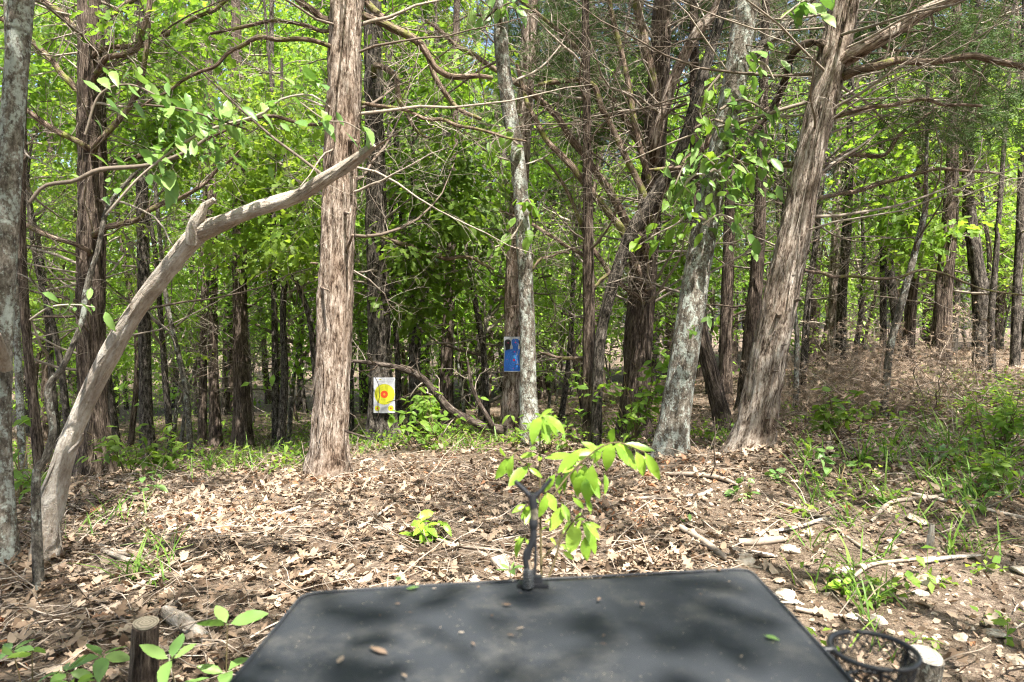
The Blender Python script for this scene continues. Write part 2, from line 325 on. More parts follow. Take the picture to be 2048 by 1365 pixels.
# ------------------------------------------------------------------ trunks
def trunk_mesh(acc, pts, radii, S, step, kind, seed, flare=0.0, mi=0):
    pr = np.hstack([np.asarray(pts, float), np.asarray(radii, float)[:, None]])
    L = np.linalg.norm(np.diff(pr[:, :3], axis=0), axis=1).sum(); N = max(6, int(L / step))
    q = smooth(pr, N); Pt = q[None, :, :3]; rad = q[:, 3]
    T, A, C = frames(Pt); th = np.arange(S) / S * TAU
    s = np.r_[0, np.cumsum(np.linalg.norm(np.diff(q[:, :3], axis=0), axis=1))]
    TH, SS = np.meshgrid(th / TAU, s); rr = rad[:, None]
    base = 1 + 0 * TH
    if kind == 'cedar':
        d = 0.20 * (vnoise(TH * 5, SS * 0.5, 5, seed) - 0.5) + 0.15 * (vnoise(TH * 13, SS * 1.3, 13, seed + 1) - 0.5) + 0.17 * (vnoise(TH * 28, SS * 4.2, 28, seed + 2) - 0.5) - 0.10 * np.maximum(0, 1 - np.abs(vnoise(TH * 11, SS * 0.9, 11, seed + 6) - 0.5) * 9) + 0.09 * (vnoise(TH * 36, SS * 12, 36, seed + 3) - .5)
    elif kind == 'oak':
        r1 = 1.0 * np.abs(vnoise(TH * 15 + 0.5 * vnoise(TH * 4, SS * 5, 4, seed), SS * 3.0, 15, seed + 1) - 0.5) * 2
        d = -0.24 * (1 - r1) ** 2 + 0.08 * (vnoise(TH * 4, SS * 0.8, 4, seed + 2) - 0.5) + 0.06 * (vnoise(TH * 30, SS * 14, 30, seed + 4) - .5)
    elif kind == 'dead':
        d = 0.22 * (vnoise(TH * 4 + SS * 0.6, SS * 3.0, 4, seed) - 0.5) - 0.16 * np.maximum(0, 1 - np.abs(vnoise(TH * 5 + SS * 0.8, SS * 1.6, 5, seed + 4) - 0.5) * 12) + 0.20 * (vnoise(TH * 3, SS * 7, 3, seed + 7) - .5) + 0.05 * (vnoise(TH * 22 + SS * 3, SS * 5, 22, seed + 1) - 0.5)
    else:
        d = 0.14 * (vnoise(TH * 4, SS * 1.2, 4, seed) - 0.5) + 0.07 * (vnoise(TH * 16, SS * 8, 16, seed + 1) - 0.5) + 0.05 * (vnoise(TH * 30, SS * 20, 30, seed + 2) - 0.5)
    rr = rr * (base + d)
    if flare:
        fl = np.exp(-np.maximum(s - 0.12, 0) / (rad[0] * 1.6))[:, None]
        rr = rr * (1 + flare * fl * (0.55 + 0.9 * vnoise(TH * 6, SS * 0, 6, seed + 9)))
    V = Pt[0][:, None] + (A[0][:, None] * np.cos(th)[None, :, None] + C[0][:, None] * np.sin(th)[None, :, None]) * rr[:, :, None]
    i, j = np.meshgrid(np.arange(N - 1), np.arange(S), indexing='ij'); j2 = (j + 1) % S
    Fq = np.stack([i * S + j, (i + 1) * S + j, (i + 1) * S + j2, i * S + j2], -1).reshape(-1, 4)
    uv = np.stack([TH * TAU * rad.mean(), SS], -1).reshape(-1, 2)
    acc.add(V, Fq, 0.5, uv, mi)
    # closed top end
    c = q[-1, :3]; acc.add(np.vstack([V[-1], c[None]]), [(k, (k + 1) % S, S) for k in range(S)], 0.5, None, mi)
    return q
def strips(acc, q, n, seed, zmax=4.5, size=1.0):
    """peeling ribbons of shaggy bark hanging off the trunk q (x,y,z,r rows)"""
    r = np.random.default_rng(seed); k = q[q[:, 2] < zmax]
    idx = r.integers(2, len(k) - 2, n); th = r.uniform(0, TAU, n); L = r.uniform(0.08, 0.42, n) * size; W = r.uniform(0.003, 0.011, n) * size
    up = r.random(n) < 0.4
    rad = np.stack([np.cos(th), np.sin(th), 0 * th], 1); tan = np.stack([-np.sin(th), np.cos(th), 0 * th], 1)
    t = np.linspace(0, 1, 5); lift = 0.006 + 0.05 * r.random(n) ** 3 * size
    ax = k[np.minimum(idx + 2, len(k) - 1), :3] - k[idx - 2, :3]; ax /= np.linalg.norm(ax, axis=1, keepdims=True)
    sg = np.where(up, 1, -1)[:, None]
    c = k[idx, :3][:, None] + rad[:, None] * (k[idx, 3][:, None, None] * 1.0 + (lift[:, None] * t ** 2)[:, :, None]) + (ax * sg * L[:, None])[:, None] * t[None, :, None] + tan[:, None] * (r.normal(0, 0.012, (n, 1)) * t ** 2)[:, :, None]
    wv = (W[:, None] * (1 - 0.75 * t ** 2))[:, :, None] * tan[:, None]
    V = np.stack([c - wv, c + wv], 2)
    b, i = np.meshgrid(np.arange(n), np.arange(4), indexing='ij'); o = b * 10 + i * 2
    uv = np.stack([np.broadcast_to(np.array([0, 0.02])[None, None], (n, 5, 2)) + r.random((n, 1, 1)) * 3, np.broadcast_to((t * 0.2)[None, :, None], (n, 5, 2)) + r.random((n, 1, 1)) * 5], -1).reshape(-1, 2)
    acc.add(V, np.stack([o, o + 1, o + 3, o + 2], -1).reshape(-1, 4), 0.5, uv)
def wander(r, start, dirn, L, N, curl=0.35, lift=0.0):
    B = len(start); d = dirn / np.linalg.norm(dirn, axis=1, keepdims=True); out = [start]; st = (L / (N - 1))[:, None]
    for k in range(N - 1):
        d = d + r.normal(0, curl / math.sqrt(N), (B, 3)) + np.array([0, 0, lift / N]); d /= np.linalg.norm(d, axis=1, keepdims=True); out.append(out[-1] + d * st)
    return np.stack(out, 1)
def side_twigs(acc, r, Pt, Rad, per, Lr, depth, rr=0.30, S=3, spread=1.0, tmin=0.25):
    """twigs off the given limbs (B,N,3)"""
    B, N, _ = Pt.shape; n = B * per
    b = np.repeat(np.arange(B), per); t = r.uniform(tmin, 0.98, n) * (N - 1); i = np.minimum(t.astype(int), N - 2); f = (t - i)[:, None]
    p0 = Pt[b, i] * (1 - f) + Pt[b, i + 1] * f; tg = Pt[b, i + 1] - Pt[b, i]; tg /= np.linalg.norm(tg, axis=1, keepdims=True) + 1e-9
    side = r.normal(0, 1, (n, 3)); side -= (side * tg).sum(1, keepdims=True) * tg; side /= np.linalg.norm(side, axis=1, keepdims=True)
    d = tg * r.uniform(0.2, 0.9, (n, 1)) + side * spread
    L = r.uniform(*Lr, n); K = 5 if depth else 4
    Q = wander(r, p0, d, L, K, 0.5)
    r0 = np.maximum(Rad[b, i] * rr * r.uniform(0.6, 1.3, n), 0.0017); q = r0[:, None] * np.linspace(1, 0.35, K)[None]
    tubes(acc, Q, q, S, r.random(n))
    if depth: side_twigs(acc, r, Q, q, 3, (Lr[0] * 0.4, Lr[1] * 0.5), depth - 1, 0.5, 3)
    return Q
def dead_branches(acc, r, q, n, zr, Lr=(0.8, 2.4), rad=(0.007, 0.018), per=11, az=None, droop=True, depth=1):
    """bare dead cedar branches along the trunk rows q"""
    zz = r.uniform(zr[0], zr[1], n); c = np.stack([np.interp(zz, q[:, 2], q[:, k]) for k in range(4)], 1)
    th = r.uniform(0, TAU, n) if az is None else r.uniform(az[0], az[1], n)
    el = r.uniform(-0.25, 0.55, n); d = np.stack([np.cos(th) * np.cos(el), np.sin(th) * np.cos(el), np.sin(el)], 1)
    p0 = c[:, :3] + d * np.array([1, 1, 0.0]) * c[:, 3:4] * 0.6; L = r.uniform(*Lr, n)
    Q = wander(r, p0, d, L, 9, 0.38, 0.25); r0 = r.uniform(*rad, n); rr = r0[:, None] * np.linspace(1, 0.25, 9)[None]
    tubes(acc, Q, rr, 5, r.random(n)); side_twigs(acc, r, Q, rr, per, (0.15, 0.65), depth)
    return Q

# ------------------------------------------------------------------ foliage templates
BL_V, BL_F = leaf_template([0, 0.42, 1.0], [0.02, 0.30, 0.01], 0.25, 0.25)
OAKT = np.linspace(0, 1, 8)
def oak_leaf(seed, crinkle=0.05, bend=0.2):
    wv = 0.30 * np.sin(np.pi * np.clip(OAKT * 0.93 + 0.05, 0, 1)) ** 0.8 * (0.72 + 0.42 * np.cos(OAKT * TAU * 3.3)); wv[-1] = 0.03; wv[0] = 0.02
    return leaf_template(OAKT, wv, bend, 0.2, seed=seed, crinkle=crinkle)
NEAR_T = [0, 0.06, 0.16, 0.28, 0.33, 0.46, 0.51, 0.63, 0.68, 0.79, 0.84, 0.93, 1.0]; NEAR_W = [0.006, 0.045, 0.12, 0.192, 0.182, 0.222, 0.204, 0.196, 0.170, 0.142, 0.108, 0.052, 0.002]
def leaf_mesh(name, bend, fold, mat, seed, wide=1.0):
    a = Acc(); V, Fq = leaf_template(NEAR_T, np.array(NEAR_W) * wide, bend, fold, seed=seed, crinkle=0.008); a.add(V, Fq, 0.5)
    V = np.array([[0, -0.14, 0.01], [0, 0.02, 0], [0.007, 0.02, 0], [0.007, -0.14, 0.01]]); a.add(V, [(0, 1, 2, 3)], 0.4)
    return a.mesh(name, mat)
LEAF = {k: [leaf_mesh('leaf', b, f, M[k], i, wd) for i, (b, f, wd) in enumerate([(0.15, 0.25, 1.0), (0.35, 0.35, 0.95), (0.05, 0.15, 1.05), (0.55, 0.3, 1.0), (-0.1, 0.4, 0.9)])] for k in ('leaf_near', 'leaf_sap', 'leaf_yellow', 'leaf')}
def leaf_obj(parent, origin, base, tip, wide, mat='leaf_near', r=R, up=None, name='leaf'):
    """a leaf object from base to tip, its face turned towards up"""
    b = Vector(base); d = Vector(tip) - b; L = d.length; y = d / L
    u = Vector(up) if up is not None else Vector((r.normal(0, 0.45), r.normal(-0.35, 0.45), 1.0))
    x = y.cross(u); x.normalize(); z = x.cross(y)
    m = Matrix(((x.x * L * wide, y.x * L, z.x * L), (x.y * L * wide, y.y * L, z.y * L), (x.z * L * wide, y.z * L, z.z * L))).to_4x4()
    m.translation = b - Vector(origin)
    o = bpy.data.objects.new(name, LEAF[mat][int(r.integers(0, 5))]); col.objects.link(o); o.parent = parent; o.matrix_local = m; return o

def leafy(acc, r, tips, per, spread, size, flat=0.35, mi=0, oak=False, shade=None):
    """leaves in flattened sprays round each twig end"""
    n = len(tips) * per; c = np.repeat(tips, per, 0); off = r.normal(0, 1, (n, 3)) * spread * np.array([1, 1, flat])
    pos = c + off; yaw = np.arctan2(off[:, 1], off[:, 0]) - math.pi / 2 + r.normal(0, 0.7, n)
    Mx = rots(yaw, r.normal(-0.35, 0.45, n), r.normal(0, 0.45, n))
    sz = r.uniform(size * 0.6, size * 1.35, n); rn = np.clip(np.repeat(r.random(len(tips)), per) * 0.55 + r.random(n) * 0.45, 0, 1)
    if oak:
        V, Fq = leaf_template([0, 0.3, 0.45, 0.7, 1.0], [0.03, 0.26, 0.13, 0.30, 0.06], 0.25, 0.2); scatter(acc, V, Fq, pos, Mx, sz, rn, mi)
    else: scatter(acc, BL_V, BL_F, pos, Mx, sz, rn, mi)
SP_V, SP_F = [], []
_r = np.random.default_rng(3)
for k in range(9):       # a feathery cedar spray: thin blades along a short axis
    t = 0.15 + 0.85 * k / 8; s_ = -1 if k % 2 else 1; L = 0.55 * (1 - 0.5 * t); b = len(SP_V)
    SP_V += [(0, t - 0.05, 0), (s_ * L * 0.75, t + L * 0.65, _r.normal(0, 0.12)), (0.0, t + 0.06, 0.02)]; SP_F += [(b, b + 1, b + 2)]
b = len(SP_V); SP_V += [(-0.03, 0, 0), (0.03, 0, 0), (0, 1.25, 0.03)]; SP_F += [(b, b + 1, b + 2)]
SP_V = np.array(SP_V); SP_F = np.array(SP_F)
def cedar_sprays(acc, r, tips, per, spread, size):
    n = len(tips) * per; pos = np.repeat(tips, per, 0) + r.normal(0, 1, (n, 3)) * spread * np.array([1, 1, 0.6])
    scatter(acc, SP_V, SP_F, pos, rots(r.uniform(0, TAU, n), r.normal(0.1, 0.5, n), r.normal(0, 0.6, n)), r.uniform(size * 0.6, size * 1.4, n), np.clip(np.repeat(r.random(len(tips)), per) * 0.6 + r.random(n) * 0.4, 0, 1))

# tree kinds that are copied: each a dict of (part name, mesh, kind)
def limb_set(acc, r, q, n, zr, Lr, el=(0.1, 0.8), rad=(0.018, 0.035), per=6, Lt=(0.4, 1.1), mi=0):
    zz = r.uniform(*zr, n); c = np.stack([np.interp(zz, q[:, 2], q[:, k]) for k in range(4)], 1); th = r.uniform(0, TAU, n); e = r.uniform(*el, n)
    d = np.stack([np.cos(th) * np.cos(e), np.sin(th) * np.cos(e), np.sin(e)], 1); L = r.uniform(*Lr, n) * (1.1 - 0.5 * (zz - zr[0]) / (zr[1] - zr[0] + 1e-6))
    Q = wander(r, c[:, :3], d, L, 8, 0.45, 0.2); rr = r.uniform(*rad, n)[:, None] * np.linspace(1, 0.25, 8)[None]
    tubes(acc, Q, rr, 5, r.random(n)); T = side_twigs(acc, r, Q, rr, per, Lt, 0, 0.4)
    return np.vstack([T[:, -1], T[:, 2], Q[:, -1], Q[:, 5]])
def straight(r, H, r0, bend=0.15, r1=0.3):
    z = np.linspace(-0.15, H, 6); x = np.cumsum(r.normal(0, bend, 6)); y = np.cumsum(r.normal(0, bend, 6))
    x -= x[0]; y -= y[0]; return np.stack([x, y, z], 1), r0 * np.linspace(1, r1, 6)
KIND = {}
def mk_broad(key, seed, H, r0, zr, spread, nl, per, size, barkm, leafm, oak=False, trunk_bend=0.15, lspread=0.22):
    r = np.random.default_rng(seed); pts, rad = straight(r, H, r0, trunk_bend)
    t = Acc(); q = trunk_mesh(t, pts, rad, 12, 0.14, 'plain', seed, 0.4)
    l = Acc(); tips = limb_set(l, r, q, nl, zr, spread)
    c = Acc(); leafy(c, r, tips, per, lspread, size, oak=oak)
    KIND[key] = [('trunk', t.mesh('trunk', barkm), None), ('branches', l.mesh('branches', M['twig']), 'stuff'), ('crown', c.mesh('crown', leafm), 'stuff')]
def mk_cedar(key, seed, H, r0, barkm, zc, nb, crown=True, per=5):
    r = np.random.default_rng(seed); pts, rad = straight(r, H, r0, 0.10, 0.35)
    t = Acc(); q = trunk_mesh(t, pts, rad, 18, 0.10, 'cedar', seed, 0.35)
    l = Acc(); dead_branches(l, r, q, nb, (0.5, zc + 1.2), (0.7, 2.2), per=8)
    tips = limb_set(l, r, q, 26, (zc, H * 0.97), (1.0, 2.4), (0.0, 0.7), (0.012, 0.026), 6, (0.3, 0.8))
    c = Acc(); cedar_sprays(c, r, tips, per, 0.16, 0.15)
    KIND[key] = [('trunk', t.mesh('trunk', barkm), None), ('branches', l.mesh('branches', M['twig']), 'stuff'), ('crown', c.mesh('crown', M['cedar_leaf']), 'stuff')]
mk_broad('broad_a', 11, 9.0, 0.10, (2.0, 8.8), (1.4, 3.2), 19, 14, 0.135, M['oak'], M['leaf'], True, lspread=0.17)  # copied trunks take dark oak bark, painting in the shade of the wood
mk_broad('broad_b', 12, 8.0, 0.08, (1.2, 7.8), (1.2, 3.0), 19, 13, 0.12, M['oak'], M['leaf_yellow'], False, lspread=0.17)
mk_broad('broad_c', 13, 10.0, 0.12, (3.5, 9.8), (1.4, 3.2), 20, 19, 0.125, M['oak'], M['leaf_yellow'], True, lspread=0.18)
mk_broad('sapling_a', 14, 4.5, 0.035, (0.4, 4.4), (0.6, 1.7), 15, 9, 0.10, M['grey'], M['leaf_sap'], False, 0.12, 0.17)
mk_broad('sapling_b', 15, 3.6, 0.028, (0.3, 3.5), (0.5, 1.5), 14, 9, 0.10, M['grey'], M['leaf_sap'], False, 0.12, 0.17)
mk_cedar('cedar_a', 21, 9.0, 0.14, M['cedar_dark'], 3.6, 46)  # copied cedars likewise: trunk shade is put into the dark bark
mk_cedar('cedar_b', 22, 8.0, 0.11, M['cedar_dark'], 3.0, 40)
mk_cedar('cedar_c', 23, 9.5, 0.15, M['cedar_dark'], 4.2, 48)
mk_broad('tall_a', 16, 12.5, 0.11, (4.5, 12.3), (1.6, 3.4), 24, 20, 0.135, M['oak'], M['leaf_yellow'], True, lspread=0.18)
mk_broad('sparse_a', 18, 9.5, 0.09, (4.0, 9.3), (1.4, 3.2), 15, 7, 0.12, M['oak'], M['leaf_yellow'], True)
mk_cedar('tall_c', 24, 12.0, 0.15, M['cedar_dark'], 4.2, 40, per=18)
def mk_pole(key, seed, H, r0, barkm, nb):
    r = np.random.default_rng(seed); pts, rad = straight(r, H, r0, 0.12, 0.4); t = Acc(); q = trunk_mesh(t, pts, rad, 10, 0.16, 'plain', seed, 0.3); l = Acc(); dead_branches(l, r, q, nb, (0.6, H * 0.8), (0.4, 1.4), (0.005, 0.011), 6)
    KIND[key] = [('trunk', t.mesh('trunk', barkm), None), ('branches', l.mesh('branches', M['twig']), 'stuff')]
mk_pole('pole_a', 25, 9.0, 0.06, M['oak'], 16); mk_pole('pole_b', 26, 8.0, 0.045, M['cedar_dark'], 16)
def place(key, name, x, y, rz, s, label, cat, group=None, z=None, sxy=None, lean=(0, 0)):
    z = g1(x, y) - 0.02 if z is None else z
    o = empty(name, (x, y, z), label, cat, group, rz, s if sxy is None else (sxy, sxy, s)); o.rotation_euler = (lean[0], lean[1], rz)
    for nm, me, kd in KIND[key]: link(nm, me, o, kind=kd)
    return o

# ------------------------------------------------------------------ the trees one can tell apart
CROWN = {}
def crown_mesh(key, seed, n, rad, h, cedar=True, per=3, leafm='leaf'):
    """limbs and foliage of an upper crown, its foot at the origin"""
    r = np.random.default_rng(seed); q = np.stack([np.zeros(6), np.zeros(6), np.linspace(0, h, 6), np.linspace(0.08, 0.02, 6)], 1)
    l = Acc(); tubes(l, q[:, :3], q[:, 3], 8); tips = limb_set(l, r, q, n, (0.1, h * 0.98), (rad * 0.6, rad), (-0.05, 0.6), (0.015, 0.03), 7, (0.3, 0.9))
    c = Acc()
    if cedar: cedar_sprays(c, r, tips, per, 0.17, 0.16)
    else: leafy(c, r, tips, per, 0.22, 0.10, oak=True)
    CROWN[key] = (l.mesh('crown_limbs', M['twig']), c.mesh('crown', M['cedar_leaf'] if cedar else M[leafm]))
crown_mesh('ced1', 31, 24, 2.4, 4.0); crown_mesh('ced2', 32, 18, 1.8, 3.4, per=3); crown_mesh('brd1', 33, 22, 2.6, 3.6, False, 6)

def hero(name, label, cat, group, pts, d, barkkey, kind, top=6.5, S=40, step=0.03, flare=0.35, seed=1, crown=None, strip=0, dead=0, deadz=(1.0, 4.5), deadL=(0.6, 2.0), smat=None):
    """a tree traced from its base up: rows (px, py, width px[, depth]); the trunk goes on above the picture to height top"""
    rows = []
    for p_ in pts:
        dd = p_[3] if len(p_) > 3 else d
        rows.append(np.r_[P(p_[0], p_[1], dd), p_[2] / 2 / F * dd])
    rows = np.array(rows); base = rows[0, :3].copy(); base[2] = g1(base[0], base[1])
    dv = rows[1, :3] - rows[0, :3]; dv /= np.linalg.norm(dv)
    rows[0, :3] = base; root_pt = np.r_[base - dv * 0.22, rows[0, 3] * 1.0]
    ctl = [root_pt] + list(rows)
    if top and rows[-1, 2] < top:
        e = rows[-1, :3] - rows[-2, :3]; e /= np.linalg.norm(e); n = (top - rows[-1, 2]) / max(e[2], 0.4)
        ctl.append(np.r_[rows[-1, :3] + e * n * 0.5, rows[-1, 3] * 0.8]); ctl.append(np.r_[rows[-1, :3] + e * n + np.array([0, 0, 0.1]), rows[-1, 3] * 0.55])
    ctl = np.array(ctl); o = empty(name, base, label, cat, group)
    a = Acc(); q = trunk_mesh(a, ctl[:, :3], ctl[:, 3], S, step, kind, seed, flare); link('trunk', a.mesh('trunk', M[barkkey], base), o)
    r = np.random.default_rng(seed + 100)
    if strip:
        a = Acc(); strips(a, q, strip, seed + 5); link('peeling_bark', a.mesh('peeling_bark', M[smat or barkkey], base), o, kind='stuff')
    if dead:
        a = Acc(); dead_branches(a, r, q, dead, (max(deadz[0] + base[2], base[2] + .3), deadz[1]), deadL); link('dead_twigs', a.mesh('dead_twigs', M['twig'], base), o, kind='stuff')
    if crown:
        me = CROWN[crown]; rz = r.uniform(0, TAU)
        for nm, mm, kd in (('crown_limbs', me[0], 'stuff'), ('crown', me[1], 'stuff')):
            c = link(nm, mm, o, kind=kd); c.location = Vector(q[-1, :3] - base) - Vector((0, 0, 0.9)); c.rotation_euler = (0, 0, rz)
    o_ = (o, base, q); return o_
def limb(h, pts, d, mat='limb', name='limb', S=10, twigs=8, seed=0, Lt=(0.2, 0.7), kind='dead', label=None, depth=1):
    """a limb of a tree h traced as (px, py, width px[, depth])"""
    o, base, q = h; rows = np.array([np.r_[P(p_[0], p_[1], p_[3] if len(p_) > 3 else d), p_[2] / 2 / F * (p_[3] if len(p_) > 3 else d)] for p_ in pts])
    r = np.random.default_rng(seed + 500 + int(pts[0][0]))
    rows[:, 3] *= 0.85
    if name == 'limb':
        ax = np.array([np.interp(rows[0, 2] - 0.03, q[:, 2], q[:, c_]) for c_ in range(3)]); rows = np.vstack([np.r_[ax, rows[0, 3] * 1.25], rows])
    if len(rows) > 3:
        k = smooth(rows, 2 * len(rows)); k[2:, :3] += r.normal(0, 0.009, (len(k) - 2, 3)); rows = k
    a = Acc(); qq = trunk_mesh(a, rows[:, :3], rows[:, 3], S, 0.05, kind, seed + 3)
    if twigs:
        k = smooth(rows, 14); side_twigs(a, r, k[None, :, :3], k[None, :, 3], int(twigs * 1.7), Lt, depth, 0.25)
        a.M = [np.zeros_like(m) if i < 2 else np.ones_like(m) for i, m in enumerate(a.M)]
    return link(name, a.mesh(name, [M[mat], M['twig']], base), o, label=label), qq
GC = 'red cedar trees in the near wood'; GL = 'lichen-covered trees in the near wood'
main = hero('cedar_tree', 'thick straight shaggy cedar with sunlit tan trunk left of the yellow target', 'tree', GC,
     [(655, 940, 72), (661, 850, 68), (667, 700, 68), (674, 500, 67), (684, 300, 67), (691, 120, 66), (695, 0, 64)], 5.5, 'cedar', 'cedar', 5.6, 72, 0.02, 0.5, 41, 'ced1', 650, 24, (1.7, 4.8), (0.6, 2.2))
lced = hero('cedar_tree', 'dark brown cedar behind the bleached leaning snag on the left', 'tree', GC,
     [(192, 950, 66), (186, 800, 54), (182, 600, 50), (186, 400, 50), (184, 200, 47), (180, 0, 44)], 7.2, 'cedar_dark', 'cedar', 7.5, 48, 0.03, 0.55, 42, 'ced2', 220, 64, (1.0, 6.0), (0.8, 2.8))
rced = hero('cedar_tree', 'big cedar leaning to the right with sunlit bark and broken branch stubs', 'tree', GC,
     [(1506, 888, 66), (1524, 790, 66), (1550, 650, 68), (1582, 500, 64), (1622, 300, 58), (1662, 130, 58), (1688, 0, 54)], 5.5, 'cedar_grey', 'cedar', 7.0, 72, 0.02, 0.5, 43, 'ced1', 520, 44, (1.7, 5.0), (0.7, 2.6))
tced = hero('cedar_tree', 'dark cedar with many long mossy limbs sweeping up to the left', 'tree', GC,
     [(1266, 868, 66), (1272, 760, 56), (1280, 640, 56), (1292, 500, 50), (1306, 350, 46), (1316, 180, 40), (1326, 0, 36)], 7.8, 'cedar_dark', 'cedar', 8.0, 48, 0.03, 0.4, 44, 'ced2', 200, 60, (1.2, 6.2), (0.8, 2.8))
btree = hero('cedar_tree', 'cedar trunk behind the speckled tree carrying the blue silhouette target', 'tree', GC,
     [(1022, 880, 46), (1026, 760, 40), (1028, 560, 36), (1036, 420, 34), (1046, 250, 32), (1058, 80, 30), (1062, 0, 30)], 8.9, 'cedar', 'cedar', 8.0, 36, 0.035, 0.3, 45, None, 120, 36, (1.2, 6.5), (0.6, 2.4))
otree = hero('oak_tree', 'straight dark furrowed oak with the yellow bullseye target', 'tree', None,
     [(766, 888, 66), (762, 800, 52), (758, 650, 48), (754, 500, 46), (750, 300, 42), (746, 100, 38), (745, 0, 36)], 8.5, 'oak', 'oak', 8.5, 44, 0.03, 0.5, 46, None, 0, 20, (1.6, 6.5))
ltree = hero('speckled_tree', 'slender curved grey tree with pale lichen right beside the blue target', 'tree', GL,
     [(1060, 884, 42), (1056, 780, 34), (1054, 640, 32), (1046, 460, 30), (1036, 330, 29), (1018, 220, 29), (1004, 110, 29), (1000, 0, 28)], 7.0, 'lichen', 'plain', 7.5, 32, 0.03, 0.35, 47, None, 0, 6, (2.0, 5))
lean = hero('speckled_tree', 'leaning grey lichen tree with leafy shoots beside the big leaning cedar', 'tree', GL,
     [(1340, 916, 64), (1352, 820, 56), (1374, 680, 54), (1398, 520, 52), (1424, 380, 50), (1462, 210, 48), (1494, 0, 44)], 5.9, 'lichen', 'plain', 7.0, 44, 0.025, 0.5, 48, 'brd1', 0, 6, (2.2, 5))
left = hero('speckled_tree', 'tall grey lichen trunk cut by the left picture edge', 'tree', GL,
     [(6, 1128, 58), (2, 1020, 48), (-4, 880, 44), (0, 700, 42), (12, 450, 42), (24, 250, 42), (38, 60, 42), (43, 0, 42)], 3.3, 'lichen', 'plain', 6.5, 56, 0.02, 0.3, 49, 'ced2', 0, 0)
slim = hero('slim_tree', 'slim dark straight tree between the blue target and the mossy-limbed cedar', 'tree', None,
     [(1180, 882, 30), (1178, 780, 26), (1178, 640, 24), (1176, 500, 22), (1174, 300, 18), (1172, 100, 15)], 7.2, 'cedar_dark', 'plain', 6.0, 20, 0.05, 0.3, 50, None, 0, 14, (0.9, 4.5), (0.5, 1.5))
bent = hero('slim_tree', 'thin grey tree leaning right across the dark mossy cedar', 'tree', None,
     [(1192, 800, 22), (1200, 690, 22), (1226, 570, 24), (1262, 470, 26), (1310, 390, 26), (1362, 300, 24), (1400, 170, 22), (1440, 40, 20)], 7.0, 'oak', 'plain', 6.0, 20, 0.05, 0.2, 51, None, 0, 5, (2.2, 5))
# stub branches of the big leaning cedar
for k, (x0, y0, x1, y1, w0) in enumerate([(1590, 605, 1618, 594, 14), (1565, 635, 1560, 622, 24), (1560, 690, 1590, 690, 8), (1545, 742, 1572, 742, 8), (1530, 840, 1556, 836, 16), (1560, 664, 1548, 660, 7)]):
    limb(rced, [(x0 - 8, y0, w0 * 0.75, 5.45), (x0 * 0.4 + x1 * 0.6 - 4, y0 * 0.4 + y1 * 0.6, w0 * 0.4, 5.3)], 5.4, 'cedar_grey', 'stub', 10, 0, k)
for k, (x0, y0, x1, y1, w0) in enumerate([(690, 425, 700, 428, 9), (635, 528, 622, 526, 6), (642, 575, 660, 582, 6), (694, 500, 706, 470, 8), (640, 330, 628, 310, 6), (700, 282, 716, 284, 12)]):
    limb(main, [(x0, y0, w0, 5.4), (x1, y1, w0 * 0.6, 5.2)], 5.4, 'cedar', 'stub', 8, 0, k)
# limbs of the big leaning cedar
limb(rced, [(1668, 130, 44, 5.5), (1735, 92, 36), (1800, 55, 32), (1880, 10, 28), (1990, -40, 24)], 5.3, 'cedar', twigs=8, kind='cedar', S=16)
limb(rced, [(1680, 155, 24, 5.5), (1750, 132, 20), (1850, 122, 18), (1960, 118, 16), (2060, 140, 14)], 5.2, 'limb', twigs=12, seed=2)
limb(rced, [(1650, 240, 12, 5.5), (1730, 220, 11), (1830, 205, 9), (1960, 210, 7)], 5.4, 'limb', twigs=14, seed=3)
limb(rced, [(1600, 90, 18, 5.5), (1560, 190, 17), (1530, 240, 15), (1490, 290, 12), (1440, 360, 9)], 6.2, 'cedar_dark', twigs=8, seed=4)
limb(rced, [(1580, 330, 14, 5.6), (1480, 325, 16), (1380, 335, 13), (1300, 340, 8)], 6.6, 'limb', twigs=10, seed=5)
limb(rced, [(1630, 340, 12, 5.5), (1700, 310, 11), (1760, 318, 10), (1800, 270, 8), (1880, 210, 6)], 6.5, 'limb', twigs=14, seed=6)
limb(rced, [(1610, 400, 10, 5.6), (1700, 385, 11), (1780, 360, 9), (1880, 340, 8), (2000, 350, 5)], 6.8, 'limb', twigs=16, seed=7)
limb(rced, [(1600, 540, 8, 5.6), (1680, 555, 9), (1780, 560, 8), (1850, 540, 6), (1960, 575, 5), (2060, 590, 5)], 6.0, 'limb', twigs=10, seed=8)
